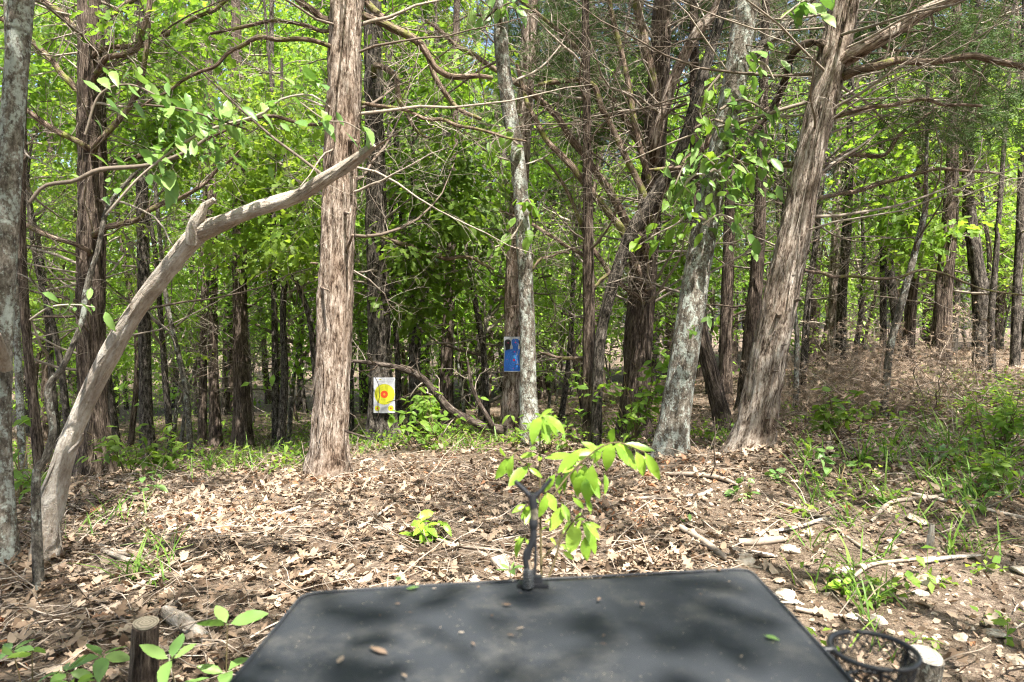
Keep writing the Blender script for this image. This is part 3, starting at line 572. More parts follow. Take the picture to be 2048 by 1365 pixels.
# limbs of the mossy cedar
for k, (pts, d) in enumerate([
    ([(1292, 500, 20), (1240, 420, 20), (1190, 340, 19), (1140, 270, 17), (1085, 205, 16), (1010, 150, 14), (920, 95, 11), (850, 40, 8)], 7.5),
    ([(1282, 560, 18), (1250, 475, 18), (1205, 405, 17), (1150, 345, 16), (1100, 290, 14), (1060, 215, 12), (1030, 130, 9)], 7.3),
    ([(1300, 430, 18), (1262, 330, 17), (1215, 235, 15), (1180, 165, 14), (1120, 165, 12), (1075, 170, 9)], 7.2),
    ([(1304, 380, 18), (1275, 270, 16), (1250, 150, 14), (1225, 20, 12), (1200, -60, 9)], 7.5),
    ([(1300, 320, 16), (1230, 210, 14), (1165, 110, 12), (1090, 40, 9), (1010, -20, 7)], 7.9),
    ([(1280, 600, 12), (1220, 545, 12), (1170, 470, 11), (1140, 390, 9), (1090, 320, 6)], 7.4),
    ([(1308, 300, 30), (1340, 180, 28), (1385, 85, 28), (1430, 20, 26), (1470, -40, 22)], 7.4),
    ([(1312, 200, 22), (1290, 90, 20), (1270, 0, 16), (1262, -60, 12)], 7.7),
    ([(1296, 420, 18), (1350, 345, 20), (1420, 280, 20), (1470, 250, 16), (1560, 210, 10)], 7.4)]):
    limb(tced, pts, d, 'cedar' if k == 6 else 'limb', twigs=14, seed=10 + k, S=12, kind='cedar' if k == 6 else 'dead')
# limbs of the thick straight cedar
for k, (pts, d) in enumerate([
    ([(720, 30, 20), (780, 55, 18), (840, 90, 16), (880, 140, 15), (930, 155, 14), (990, 158, 10)], 5.8),
    ([(715, -20, 20), (790, 60, 16), (850, 90, 15), (870, 150, 13), (905, 205, 11), (960, 235, 8)], 6.3),
    ([(720, 205, 10), (800, 222, 9), (900, 245, 8), (1010, 275, 6), (1050, 280, 4)], 5.6),
    ([(650, 90, 12), (590, 80, 11), (500, 85, 10), (430, 130, 9), (370, 160, 7), (280, 215, 5)], 5.4),
    ([(648, 40, 18), (610, 10, 17), (560, -30, 16), (480, -80, 12)], 5.6),
    ([(652, 65, 10), (590, 45, 9), (520, 45, 8), (420, 70, 6)], 5.9),
    ([(640, 250, 8), (560, 235, 8), (480, 250, 7), (380, 300, 6), (300, 330, 5)], 6.4)]):
    limb(main, pts, d, 'limb', twigs=12, seed=30 + k)
# limbs of the dark left cedar
for k, (pts, d) in enumerate([
    ([(200, 45, 14), (240, 20, 13), (290, -20, 12), (340, -60, 9)], 7.2),
    ([(205, 100, 12), (280, 88, 12), (370, 50, 11), (450, 5, 9), (520, -40, 7)], 7.0),
    ([(206, 125, 14), (260, 105, 12), (285, 60, 12), (300, 0, 12), (296, -50, 10)], 6.6),
    ([(195, 290, 14), (240, 240, 14), (275, 180, 13), (292, 110, 12), (296, 20, 10)], 6.8),
    ([(160, 60, 16), (110, 20, 15), (60, -20, 13)], 7.4),
    ([(165, 190, 16), (110, 130, 15), (60, 80, 13), (10, 40, 11), (-50, 10, 9)], 7.2),
    ([(165, 290, 14), (110, 260, 13), (50, 220, 12), (-20, 190, 9)], 7.0),
    ([(170, 500, 12), (120, 480, 12), (70, 462, 11), (10, 430, 9), (-40, 400, 7)], 6.9),
    ([(205, 460, 14), (270, 440, 13), (330, 405, 12), (390, 380, 10), (440, 340, 8), (480, 300, 5)], 6.9),
    ([(206, 330, 10), (290, 310, 10), (380, 280, 9), (450, 210, 7)], 7.4),
    ([(204, 100, 10), (280, 90, 9), (400, 30, 8)], 7.6)]):
    limb(lced, pts, d, 'limb', twigs=13, seed=50 + k)
limb(otree, [(762, 470, 12), (830, 498, 12), (890, 515, 10), (940, 515, 8), (990, 540, 6)], 8.3, 'limb', twigs=10, seed=70)
limb(otree, [(752, 130, 14), (790, 150, 14), (800, 200, 13), (830, 250, 10), (860, 280, 7)], 8.1, 'limb', twigs=10, seed=71)
limb(slim, [(1178, 520, 10), (1130, 490, 9), (1070, 450, 8), (1000, 420, 5)], 7.3, 'limb', twigs=12, seed=72)
limb(slim, [(1180, 580, 8), (1230, 540, 8), (1270, 520, 6)], 7.3, 'limb', twigs=6, seed=73)
limb(slim, [(1176, 722, 8), (1130, 715, 8), (1080, 705, 5)], 7.3, 'limb', twigs=6, seed=74)
limb(lean, [(1480, 130, 26), (1510, 105, 24), (1560, 60, 20), (1620, 10, 16)], 5.9, 'grey', twigs=6, seed=75, kind='plain')
limb(ltree, [(1050, 560, 8), (1085, 520, 7), (1140, 505, 5)], 7.1, 'limb', twigs=8, seed=76)
limb(left, [(2, 735, 44, 3.3), (0, 700, 30, 3.15), (-4, 668, 14, 3.05)], 3.2, 'deadwood', 'stub', 16, 0, 77)
# bleached leaning snag and its stub
snag = hero('leaning_snag', 'bleached barkless dead trunk leaning right across the left side', 'dead tree', None,
     [(86, 1108, 50, 3.35), (106, 1000, 44, 3.3), (134, 900, 38, 3.25), (172, 806, 36, 3.2), (222, 706, 36, 3.1), (280, 614, 35, 3.0), (340, 536, 35, 2.92), (396, 472, 38, 2.85), (446, 446, 33, 2.8), (510, 420, 31, 2.75), (585, 396, 31, 2.7), (640, 366, 31, 2.65), (700, 328, 26, 2.6), (734, 302, 20, 2.56), (748, 290, 15, 2.55)], 3.3, 'deadwood', 'dead', None, 44, 0.012, 0.35, 60, None, 70)
limb(snag, [(390, 482, 40, 2.85), (390, 456, 34, 2.82), (400, 428, 27, 2.8), (410, 412, 20, 2.79), (420, 400, 9, 2.78)], 2.8, 'deadwood', 'stub', 20, 0, 61)
limb(snag, [(140, 905, 14, 3.2), (160, 885, 10, 3.15), (166, 868, 4, 3.12)], 3.2, 'deadwood', 'stub', 8, 0, 62)

# slender grey sapling in the left foreground with a spray of leaves
gsap = hero('grey_sapling', 'slender crooked grey sapling beside the leaning snag with a leafy left spray', 'sapling', None,
     [(78, 1060, 20), (72, 960, 16), (90, 920, 15), (106, 860, 14), (96, 780, 14), (128, 730, 12), (165, 640, 11), (172, 580, 11), (196, 500, 10), (214, 420, 9), (250, 370, 8), (290, 330, 6)], 3.0, 'grey', 'plain', None, 14, 0.03, 0.2, 63)
SP = [([(60, 405, 8), (90, 372, 8), (150, 362, 9), (200, 340, 10), (300, 330, 8), (380, 300, 7), (430, 262, 5)], 2.9),
      ([(170, 270, 5), (200, 190, 5), (260, 170, 4), (330, 200, 3)], 2.9),
      ([(212, 430, 6), (290, 345, 5), (400, 268, 6), (520, 230, 6), (560, 200, 5), (620, 190, 4), (660, 215, 3)], 2.6),
      ([(290, 210, 4), (360, 218, 4), (430, 238, 4), (500, 262, 3)], 2.5),
      ([(60, 640, 4), (100, 615, 4), (150, 610, 3), (190, 615, 2)], 2.9)]
rl = np.random.default_rng(77)
def spray(h, pts, d, n, L, mat, name='leafy_twig', seed=0, drop=(0.2, 1.0), tmin=0.25, jit=0.05, wide=(0.95, 1.25), tm='twig'):
    o, base, _ = h; rows = np.array([np.r_[P(p_[0], p_[1], p_[3] if len(p_) > 3 else d), p_[2] / 2 / F * d] for p_ in pts]); k = smooth(rows, 26)
    a = Acc(); tubes(a, k[:, :3], k[:, 3], 6); r = np.random.default_rng(seed + 900)
    tw = link(name, a.mesh(name, M[tm], base), o); nodes = []
    for i in range(n):
        t = tmin + (1 - tmin) * (i + r.random()) / n; j = min(int(t * 25), 24); p0 = k[j, :3] + r.normal(0, jit, 3)
        tg = k[j + 1, :3] - k[j, :3]; tg /= np.linalg.norm(tg); sd_ = np.cross(tg, (0, 0, 1)); sd_ /= np.linalg.norm(sd_) + 1e-6
        dv = tg * r.uniform(0.2, 0.9) + sd_ * (1 if i % 2 else -1) * r.uniform(0.3, 1.0) - np.array([0, 0, 1]) * r.uniform(*drop) + r.normal(0, 0.2, 3); dv /= np.linalg.norm(dv)
        leaf_obj(tw, base, p0, p0 + dv * L * r.uniform(0.5, 1.3), r.uniform(*wide), mat, r)
    return tw
for k, ((pts, d), n) in enumerate(zip(SP, (26, 22, 62, 48, 9))): spray(gsap, pts, d, n, 0.074, 'leaf_near', seed=k, tmin=0.3 if k != 3 else 0.05, jit=0.055, wide=(0.85, 1.1))
spray(gsap, [(330, 345, 3), (345, 348, 2)], 2.6, 5, 0.10, 'leaf_near', seed=9, jit=0.01, drop=(0.6, 1.2))
spray(gsap, [(600, 205, 3), (650, 240, 3), (690, 245, 3), (722, 262, 2)], 2.5, 9, 0.09, 'leaf_near', seed=10, jit=0.015, drop=(0.2, 0.8))
# leafy shoots on the leaning lichen tree
for k, (pts, n) in enumerate([
    ([(1440, 150, 6), (1410, 190, 5), (1400, 230, 4), (1420, 260, 3)], 18), ([(1440, 220, 6), (1480, 200, 5), (1520, 215, 4), (1545, 240, 3)], 20),
    ([(1430, 240, 6), (1460, 250, 5), (1500, 262, 4), (1530, 270, 3)], 22), ([(1428, 330, 6), (1400, 310, 5), (1370, 330, 4), (1350, 370, 3)], 24),
    ([(1430, 320, 6), (1450, 310, 5), (1480, 325, 4), (1500, 350, 3)], 24), ([(1420, 345, 6), (1430, 340, 5), (1450, 360, 4), (1470, 380, 3)], 22),
    ([(1410, 350, 5), (1390, 350, 5), (1370, 370, 4), (1385, 390, 3)], 18), ([(1500, 120, 5), (1530, 130, 5), (1548, 160, 3)], 10),
    ([(1410, 440, 5), (1380, 430, 5), (1350, 450, 4), (1310, 470, 3), (1280, 490, 3)], 26), ([(1405, 450, 5), (1440, 430, 4), (1480, 450, 3), (1500, 490, 2)], 18),
    ([(1470, 320, 5), (1520, 340, 4), (1560, 380, 3), (1570, 400, 2)], 16), ([(1380, 660, 3), (1395, 650, 2), (1400, 662, 2)], 4)]):
    spray(lean, pts, 5.6, int(n * 1.3), 0.135, 'leaf_near' if k % 4 else 'leaf_yellow', 'leafy_shoot', 20 + k, (-0.15, 0.65), 0.1, 0.075, (0.85, 1.1))
spray(lean, [(1560, 40, 5), (1590, 15, 5), (1612, 0, 4), (1640, -10, 3)], 5.2, 16, 0.17, 'leaf_near', 'leafy_shoot', 40, (0.3, 1.0), 0.1, 0.04)
for k, (pts, n, mt) in enumerate([([(1000, 20, 5), (1010, 10, 4), (1025, 5, 3)], 12, 'leaf_near'), ([(995, 15, 5), (970, 40, 4), (955, 55, 3)], 10, 'leaf_near'),
    ([(1036, 290, 5), (1010, 270, 4), (985, 285, 3), (980, 300, 3)], 16, 'leaf_yellow'), ([(1040, 420, 4), (1055, 400, 4), (1070, 430, 3)], 12, 'leaf_yellow'), ([(1045, 440, 4), (1020, 480, 4), (990, 495, 3)], 14, 'leaf_yellow')]):
    spray(ltree, pts, 6.8, n, 0.15 if k > 1 else 0.19, mt, 'leafy_shoot', 60 + k, (0.2, 1.0), 0.1, 0.06)

def foliage(h, boxes, d, n, leafm, cedar=False, seed=0, name='foliage', size=0.12):
    """hanging sprays on thin twigs filling boxes (px0, px1, py0, py1) round depth d, rooted on the trunk axis"""
    o, base, q = h; r = np.random.default_rng(seed + 1300); tw_, lf = Acc(), Acc(); tips = []
    for x0, x1, y0, y1 in boxes:
        k = n; c = np.array([P(r.uniform(x0, x1), r.uniform(y0, y1), d + r.normal(0, 0.5)) for _ in range(k)])
        ax = np.stack([np.interp(c[:, 2] - r.uniform(0.1, 0.7, k), q[:, 2], q[:, j]) for j in range(3)], 1)
        t = np.linspace(0, 1, 7)[None, :, None]; Q = ax[:, None] * (1 - t) + c[:, None] * t + np.array([0, 0, 1.0]) * (0.22 * np.sin(np.pi * t)) + np.cumsum(r.normal(0, 0.025, (k, 7, 3)), 1) * (t > 0)
        rr = np.linspace(0.009, 0.0025, 7)[None] * np.ones((k, 1)); tubes(tw_, Q, rr, 4, r.random(k)); T = side_twigs(tw_, r, Q, rr, 5, (0.12, 0.4), 0, 0.5, tmin=0.6)
        tips += [Q[:, -1], T[:, -1], T[:, 2]]
    tips = np.vstack(tips)
    if cedar: cedar_sprays(lf, r, tips, 7, 0.10, 0.13)
    else: leafy(lf, r, tips, 7, 0.13, size, oak=True)
    link('twigs', tw_.mesh('twigs', M['twig'], base), o, kind='stuff'); link(name, lf.mesh(name, M[leafm], base), o, kind='stuff')
foliage(otree, [(800, 930, 340, 520), (810, 1000, 440, 640), (800, 930, 520, 650), (870, 1000, 300, 460)], 8.9, 9, 'leaf', seed=1)
foliage(otree, [(800, 990, 20, 240)], 8.9, 12, 'leaf_yellow', seed=2)
foliage(tced, [(1060, 1300, -30, 180), (1100, 1280, 180, 330), (1320, 1460, -30, 150)], 8.6, 14, 'cedar_leaf', True, 3)
foliage(rced, [(1720, 2060, -30, 130), (1850, 2060, 130, 290)], 7.2, 13, 'cedar_leaf', True, 4)
foliage(lced, [(-20, 150, 20, 300), (220, 420, -20, 160), (230, 420, 180, 330)], 7.6, 9, 'leaf_yellow', seed=5)
# smaller trunks between them: rows base -> up; most wear dark bark that paints in their shade
MID = [
 ('slim_tree', 'brown slim trunk just right of the left lichen trunk', [(84, 962, 26), (66, 800, 22), (48, 600, 22), (42, 400, 20), (46, 200, 18), (60, 0, 16)], 6.5, 'cedar_dark', 'plain', 8),
 ('speckled_tree', 'thin pale lichen stem close behind the left lichen trunk', [(48, 955, 20), (40, 800, 17), (32, 620, 15), (28, 500, 12)], 6.0, 'lichen', 'plain', 3),
 ('slim_tree', 'thin blackish bent stem left of the dark left cedar', [(140, 900, 16), (128, 780, 15), (108, 660, 14), (76, 540, 12), (58, 420, 10), (50, 250, 8)], 8.5, 'oak', 'plain', 8),
 ('straight_grey_tree', 'straight grey mid-size trunk right of the dark left cedar', [(298, 932, 36), (292, 800, 30), (288, 600, 28), (284, 400, 27), (280, 200, 25), (278, 0, 22)], 9.0, 'oak', 'plain', 14),
 ('slim_tree', 'thin curved stem between the straight grey trunk and the leaning snag', [(382, 905, 14), (372, 780, 13), (345, 660, 12), (330, 580, 10), (318, 450, 9)], 9.5, 'grey', 'plain', 8),
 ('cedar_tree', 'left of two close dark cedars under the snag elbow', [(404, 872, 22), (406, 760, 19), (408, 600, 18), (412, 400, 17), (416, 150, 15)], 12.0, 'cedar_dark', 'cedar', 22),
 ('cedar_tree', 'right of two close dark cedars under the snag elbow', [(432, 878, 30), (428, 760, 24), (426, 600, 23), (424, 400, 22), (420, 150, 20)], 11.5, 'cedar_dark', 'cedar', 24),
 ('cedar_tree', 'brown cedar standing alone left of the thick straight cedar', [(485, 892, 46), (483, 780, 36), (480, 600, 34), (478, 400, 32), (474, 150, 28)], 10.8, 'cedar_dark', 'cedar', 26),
 ('slim_tree', 'thin straight dark pole left of the thick straight cedar', [(552, 862, 20), (550, 700, 16), (547, 500, 15), (545, 250, 13)], 11.0, 'oak', 'plain', 14),
 ('slim_tree', 'thin leaning dark stem touching the thick straight cedar on its left', [(640, 800, 14), (622, 660, 13), (600, 580, 12), (570, 500, 10), (560, 380, 8)], 9.5, 'oak', 'plain', 8),
 ('slim_tree', 'thin grey stem just right of the yellow target', [(800, 860, 17), (796, 740, 14), (788, 600, 13), (782, 400, 11)], 10.5, 'oak', 'plain', 8),
 ('slim_tree', 'wavy grey trunk with pale patch right of the yellow target', [(826, 862, 28), (828, 760, 24), (824, 620, 22), (812, 520, 19), (800, 380, 16), (790, 250, 14)], 9.8, 'oak', 'plain', 12),
 ('cedar_tree', 'reddish cedar midway between the two paper targets', [(892, 830, 34), (894, 700, 28), (900, 560, 26), (906, 400, 23), (910, 200, 19)], 11.5, 'cedar_dark', 'cedar', 26),
 ('slim_tree', 'dark leaning stem left of the blue target', [(975, 800, 16), (966, 700, 15), (950, 600, 13), (930, 480, 11), (905, 350, 9)], 11.0, 'oak', 'plain', 12),
 ('cedar_tree', 'dark cedar butt splayed behind the leaning lichen tree', [(1452, 838, 46), (1420, 740, 40), (1398, 640, 34), (1392, 500, 28), (1390, 300, 24)], 7.6, 'cedar_dark', 'cedar', 12),
 ('cedar_tree', 'pale cedar trunk glimpsed between the two right leaning trunks', [(1448, 770, 34), (1452, 680, 30), (1456, 560, 28), (1460, 400, 25), (1462, 200, 20)], 9.6, 'cedar_dark', 'cedar', 14),
 ('cedar_tree', 'tan cedar standing just left of the big leaning cedar', [(1492, 800, 44), (1502, 680, 36), (1512, 560, 32), (1520, 420, 28), (1526, 200, 22)], 8.6, 'cedar_dark', 'cedar', 14),
 ('slim_tree', 'thin crooked pale stem right behind the big leaning cedar', [(1590, 770, 14), (1594, 680, 11), (1588, 600, 10), (1600, 520, 8)], 8.0, 'lichen', 'plain', 4),
 ('slim_tree', 'dark leaning pole between the big leaning cedar and the brush pile', [(1604, 730, 17), (1616, 600, 15), (1632, 480, 14), (1650, 300, 12)], 9.5, 'oak', 'plain', 10),
 ('oak_tree', 'dark double trunk behind the brush pile, left side', [(1680, 700, 26), (1684, 600, 23), (1692, 480, 22), (1700, 300, 18), (1702, 100, 15)], 10.5, 'oak', 'plain', 14),
 ('cedar_tree', 'grey cedar behind the dark double trunk', [(1664, 690, 26), (1668, 580, 23), (1672, 450, 22), (1676, 200, 18)], 11.5, 'cedar_grey', 'cedar', 16),
 ('slim_tree', 'straight dark pole rising behind the brush pile', [(1766, 670, 16), (1766, 560, 15), (1764, 420, 13), (1760, 200, 11)], 10.0, 'oak', 'plain', 12),
 ('speckled_tree', 'thin lichen tree leaning right in front of the brush pile', [(1766, 792, 18), (1780, 700, 17), (1800, 620, 16), (1826, 520, 15), (1850, 420, 13), (1852, 330, 9)], 7.2, 'grey', 'plain', 8),
 ('cedar_tree', 'brown cedar right of the thin leaning lichen tree', [(1814, 690, 28), (1822, 600, 25), (1834, 480, 23), (1842, 300, 17)], 9.6, 'cedar_dark', 'cedar', 14),
 ('cedar_tree', 'grey shaggy cedar at the right end of the brush pile', [(1882, 712, 44), (1886, 620, 38), (1893, 520, 35), (1902, 400, 31), (1908, 200, 22)], 8.6, 'cedar_dark', 'cedar', 18),
 ('oak_tree', 'dark crooked oak near the right picture edge', [(1962, 712, 44), (1962, 620, 40), (1952, 520, 36), (1940, 440, 32), (1936, 300, 27), (1950, 120, 22)], 8.8, 'oak', 'oak', 10),
 ('slim_tree', 'brown slim stem beside the dark crooked oak', [(1986, 730, 16), (1982, 640, 15), (1990, 540, 13), (2000, 400, 11)], 8.2, 'oak', 'plain', 8),
 ('slim_tree', 'dark trunk at the far right picture edge', [(2030, 690, 22), (2034, 580, 20), (2042, 400, 18), (2046, 200, 15)], 9.4, 'oak', 'plain', 10),
]
mid_h = {}
for k, (nm, lab, pts, d, bk, kd, nd) in enumerate(MID):
    bigc = kd == 'cedar'
    pts = [(p_[0], p_[1], p_[2] * 0.82) for p_ in pts]
    mid_h[lab] = hero(nm, lab, 'tree', GC if nm == 'cedar_tree' else 'slim trees and poles in the near wood', pts, d, bk, kd, 7.5 if d > 8.5 or bigc else 6.0, 26 if bigc else 16, 0.05, 0.35, 200 + k,
                      ('ced2' if bigc else 'brd1') if (d > 11.4 and nd > 9) else None, 60 if bigc else 0, nd, (0.8, 6.0), (0.5, 1.9))

foliage(mid_h['thin leaning dark stem touching the thick straight cedar on its left'], [(440, 640, 380, 520), (460, 640, 200, 380)], 8.6, 13, 'leaf', seed=6)
foliage(mid_h['brown cedar right of the thin leaning lichen tree'], [(1880, 2060, 160, 330), (1780, 1900, 380, 520), (1700, 1860, 180, 380)], 9.2, 13, 'leaf_yellow', seed=7)
# ------------------------------------------------------------------ trees further back and round about
pts_used = [(h[1][0], h[1][1]) for h in [main, lced, rced, tced, btree, otree, ltree, lean, left, slim, bent] + list(mid_h.values())]
rb = np.random.default_rng(5)
KEYS = {'l': ['broad_b', 'broad_a', 'cedar_c', 'cedar_a', 'broad_c', 'cedar_b'], 'r': ['cedar_a', 'cedar_c', 'broad_b', 'cedar_b', 'cedar_a', 'broad_a']}
FARL = {'broad': ('broadleaf_tree', 'leafy green broadleaf tree deep in the background wood', 'broadleaf trees in the background wood'), 'cedar': ('cedar_tree', 'dark cedar deep in the background wood', 'cedars in the background wood'),
        'sapling': ('leafy_sapling', 'low leafy sapling in the background understory', 'saplings in the background understory')}
cnt = 0
for tries in range(6000):
    if cnt >= 74: break
    y = 12.5 + 33 * rb.random() ** 1.0; x = rb.uniform(-0.86, 0.86) * y
    if any((x - a_) ** 2 + (y - b_) ** 2 < (1.5 if y < 20 else 2.1) ** 2 for a_, b_ in pts_used): continue
    pts_used.append((x, y)); u = x / y; side = 'l' if rb.random() > 0.5 + u * 0.9 else 'r'
    key = KEYS[side][rb.integers(0, 6)]; nm, lab, grp = FARL[key.split('_')[0]]; s_ = rb.uniform(0.8, 1.15)
    place(key, nm, x, y, rb.uniform(0, TAU), s_, lab, 'tree', grp, sxy=s_ * rb.uniform(0.8, 1.1), lean=(rb.normal(0, 0.04), rb.normal(0, 0.05))); cnt += 1
cnt = 0
for tries in range(6000):
    if cnt >= 130: break
    y = 11.5 + 26 * rb.random() ** 1.2; x = rb.uniform(-0.85, 0.85) * y
    if any((x - a_) ** 2 + (y - b_) ** 2 < 0.6 ** 2 for a_, b_ in pts_used): continue
    pts_used.append((x, y)); key = 'sapling_a' if rb.random() < 0.75 else 'sapling_b'; nm, lab, grp = FARL['sapling']; s_ = rb.uniform(0.7, 1.3)
    place(key, nm, x, y, rb.uniform(0, TAU), s_, lab, 'sapling', grp); cnt += 1
for k, (px, d, key) in enumerate([(60, 15.8, 'tall_a'), (180, 18.9, 'tall_a'), (290, 16.4, 'tall_a'), (400, 19.6, 'tall_a'), (500, 17.1, 'tall_a'), (600, 20.2, 'tall_a'), (730, 17.7, 'tall_a'), (850, 19.6, 'tall_a'), (930, 16.8, 'tall_a'), (1010, 20.8, 'tall_c'),
        (1100, 18.3, 'tall_c'), (1200, 16.4, 'tall_c'), (1290, 19.6, 'tall_c'), (1400, 16.8, 'tall_c'), (1500, 18.9, 'tall_c'), (1620, 16.1, 'tall_c'), (1720, 19.6, 'tall_a'), (1800, 16.6, 'tall_c'), (1900, 18.3, 'tall_a'), (1990, 15.8, 'tall_c'), (2080, 18.9, 'tall_c'), (-40, 18.3, 'tall_a'), (350, 23.3, 'tall_a'), (680, 24.6, 'tall_a'), (1150, 24.6, 'tall_c'), (1560, 23.9, 'tall_c'), (1060, 17.5, 'tall_c'), (1180, 16.5, 'tall_c'), (1340, 17.5, 'tall_c'), (1460, 16.8, 'tall_c'), (1680, 16.5, 'tall_c'), (1860, 17.5, 'tall_c'), (1960, 18.5, 'tall_a'), (800, 18, 'tall_a'), (880, 22, 'tall_a'), (450, 20, 'tall_a'), (230, 21, 'tall_a'), (100, 19, 'tall_a'), (560, 23, 'tall_a')]):
    cd_ = key == 'tall_c'
    place(key, 'tall_cedar' if cd_ else 'tall_broadleaf_tree', (px - CX) / F * d, d, rb.uniform(0, TAU), rb.uniform(0.9, 1.1), 'tall dark cedar topping the background wood on the right' if cd_ else 'tall yellow-green broadleaf tree topping the background wood', 'tree', 'tall cedars behind the clearing' if cd_ else 'tall broadleaf trees behind the clearing')
cnt = 0
for tries in range(4000):
    if cnt >= 28: break
    y = 10.2 + 13 * rb.random(); x = rb.uniform(-0.78, 0.78) * y
    if any((x - a_) ** 2 + (y - b_) ** 2 < 0.5 ** 2 for a_, b_ in pts_used): continue
    pts_used.append((x, y)); place(('pole_a', 'pole_b')[cnt % 2], 'slim_pole_tree', x, y, rb.uniform(0, TAU), rb.uniform(0.9, 1.2), 'thin dark bare-stemmed pole tree in the background wood', 'tree', 'thin pole trees in the background wood', lean=(rb.normal(0, 0.05), rb.normal(0, 0.06))); cnt += 1
# understory trees standing nearer, with hanging sprays of leaves
for px, d, key, s_, lab in [(560, 9.6, 'broad_a', 0.62, 'leafy young oak filling the gap left of the thick straight cedar'), (850, 10.2, 'broad_a', 0.66, 'leafy young oak between the furrowed oak and the blue target'),
                            (968, 11.0, 'sapling_b', 1.15, 'leafy sapling just left of the blue target tree'), (1120, 10.6, 'broad_b', 0.6, 'leafy young tree between the speckled tree and the slim dark tree'),
                            (345, 10.0, 'broad_b', 0.66, 'leafy young tree right of the straight grey trunk'), (120, 9.6, 'broad_b', 0.62, 'leafy young tree left of the dark left cedar'),
                            (1960, 11.5, 'broad_b', 0.6, 'yellow-green young tree high at the right picture edge'), (1700, 11.5, 'broad_b', 0.6, 'leafy young tree behind the brush pile'),
                            (235, 12.0, 'broad_a', 0.8, 'leafy oak seen over the shoulder of the dark left cedar'), (700, 11.6, 'broad_b', 0.8, 'leafy tree behind the thick straight cedar'),
                            (1560, 10.5, 'broad_b', 0.55, 'leafy young tree behind the big leaning cedar'), (1420, 11.5, 'broad_a', 0.6, 'leafy young oak behind the leaning lichen tree')]:
    place(key, 'understory_tree', (px - CX) / F * d, d, rb.uniform(0, TAU), s_, lab, 'tree', 'young leafy trees of the middle distance')
# the wood goes on beside and behind the viewer; its crowns give the broken shade
for x, y, key, s_, q_, lab in [(-1.0, -2.0, 'broad_c', 0.85, 3, 'oak close behind the left of the table'), (5.5, 0.5, 'broad_c', 0.85, 6, 'oak to the right of the clearing'), (3.0, -5.5, 'broad_c', 1.0, 4, 'oak well behind the right of the table'), (-3.5, 2.0, 'broad_c', 1.0, 4, 'oak just left of the view'),
                               (5.0, 2.5, 'broad_c', 0.85, 5, 'oak just right of the view'), (-3.0, -0.5, 'broad_c', 0.85, 2, 'oak left of the viewer'), (-1.5, -3.0, 'tall_a', 0.8, 3, 'tall broadleaf tree behind the left of the table'), (-2.0, 0.5, 'tall_a', 0.8, 5, 'tall broadleaf tree beside the viewer on the left'),
                               (0.0, -4.5, 'tall_a', 0.8, 2, 'tall broadleaf tree straight behind the table'), (5.0, -3.0, 'broad_c', 1.0, 1, 'oak behind the viewer on the right'), (2.7, 1.2, 'sparse_a', 0.95, 2, 'thin-crowned oak right of the viewer'), (-4.6, -7.0, 'broad_c', 1.1, 3, 'oak far behind the table on the left'),
                               (8.6, -3.0, 'cedar_a', 1.1, 0, 'cedar far to the right of the table'), (-8.5, -2.5, 'broad_b', 1.1, 7, 'leafy tree far to the left of the table'), (0.3, -9.5, 'cedar_b', 1.2, 2, 'cedar far behind the table'), (7.8, 4.2, 'cedar_b', 1.0, 4, 'cedar outside the right edge of the view'), (-9.5, 5.5, 'broad_a', 1.1, 6, 'leafy tree outside the left edge of the view')]:
    place(key, 'shade_tree', x, y, q_ * math.pi / 4, s_, lab, 'tree', 'trees round the clearing')

# ------------------------------------------------------------------ leaf litter, twigs, grass, ground plants
rg = np.random.default_rng(17)
def wedge(n, y0, y1, fall, m=0.80):
    out = []; k = 0
    while k < n:
        y = np.sqrt(rg.uniform(y0 ** 2, y1 ** 2, n * 3)); keep = rg.random(n * 3) < 1 / (1 + (y / fall) ** 2); y = y[keep]
        x = rg.uniform(-1, 1, len(y)) * (m * y + 0.3); bare = (x > 0.25 * y) & (y < 4.6); stony = (x > 0.33 * y) & (y < 3.5); kp = (~bare | (rg.random(len(y)) < 0.42)) & (~stony | (rg.random(len(y)) < 0.35))
        p_ = np.stack([x, y], 1)[kp]; out.append(p_); k += len(p_)
    return np.vstack(out)[:n]
def litter_tone(n): return np.clip(rg.beta(2.0, 1.6, n), 0, 0.93) + (rg.random(n) < 0.03) * 0.07
a = Acc()
LT = [leaf_template(*(([0, 0.3, 0.7, 1.0], [0.04, 0.30, 0.24, 0.03]) if i % 2 else ([0, 0.45, 1.0], [0.05, 0.31, 0.02])), b_, f_, seed=i, crinkle=0.07) for i, (b_, f_) in enumerate([(0.3, 0.5), (-0.4, 0.3), (0.7, 0.2), (-0.2, -0.6), (0.1, 0.9)])]
xy = wedge(60000, 1.3, 15, 4.6); xy = xy[rg.random(len(xy)) < 0.55 + 2.2 * (fbm2(xy[:, 0] * 1.2, xy[:, 1] * 1.2, 31, 3) - 0.36)]; part = rg.integers(0, 5, len(xy)); zz = gz(xy[:, 0], xy[:, 1]) + rg.uniform(-0.004, 0.030, len(xy))
for k in range(5):
    s_ = part == k; n = s_.sum(); tone = np.clip(litter_tone(n) + 1.3 * (fbm2(xy[s_][:, 0] * 1.7, xy[s_][:, 1] * 1.7, 21, 3) - 0.44), 0, 1)
    scatter(a, *LT[k], np.column_stack([xy[s_], zz[s_]]), rots(rg.uniform(0, TAU, n), rg.normal(0, 0.32, n), rg.normal(0, 0.42, n)), 0.014 + 0.050 * rg.random(n) ** 1.7, tone)
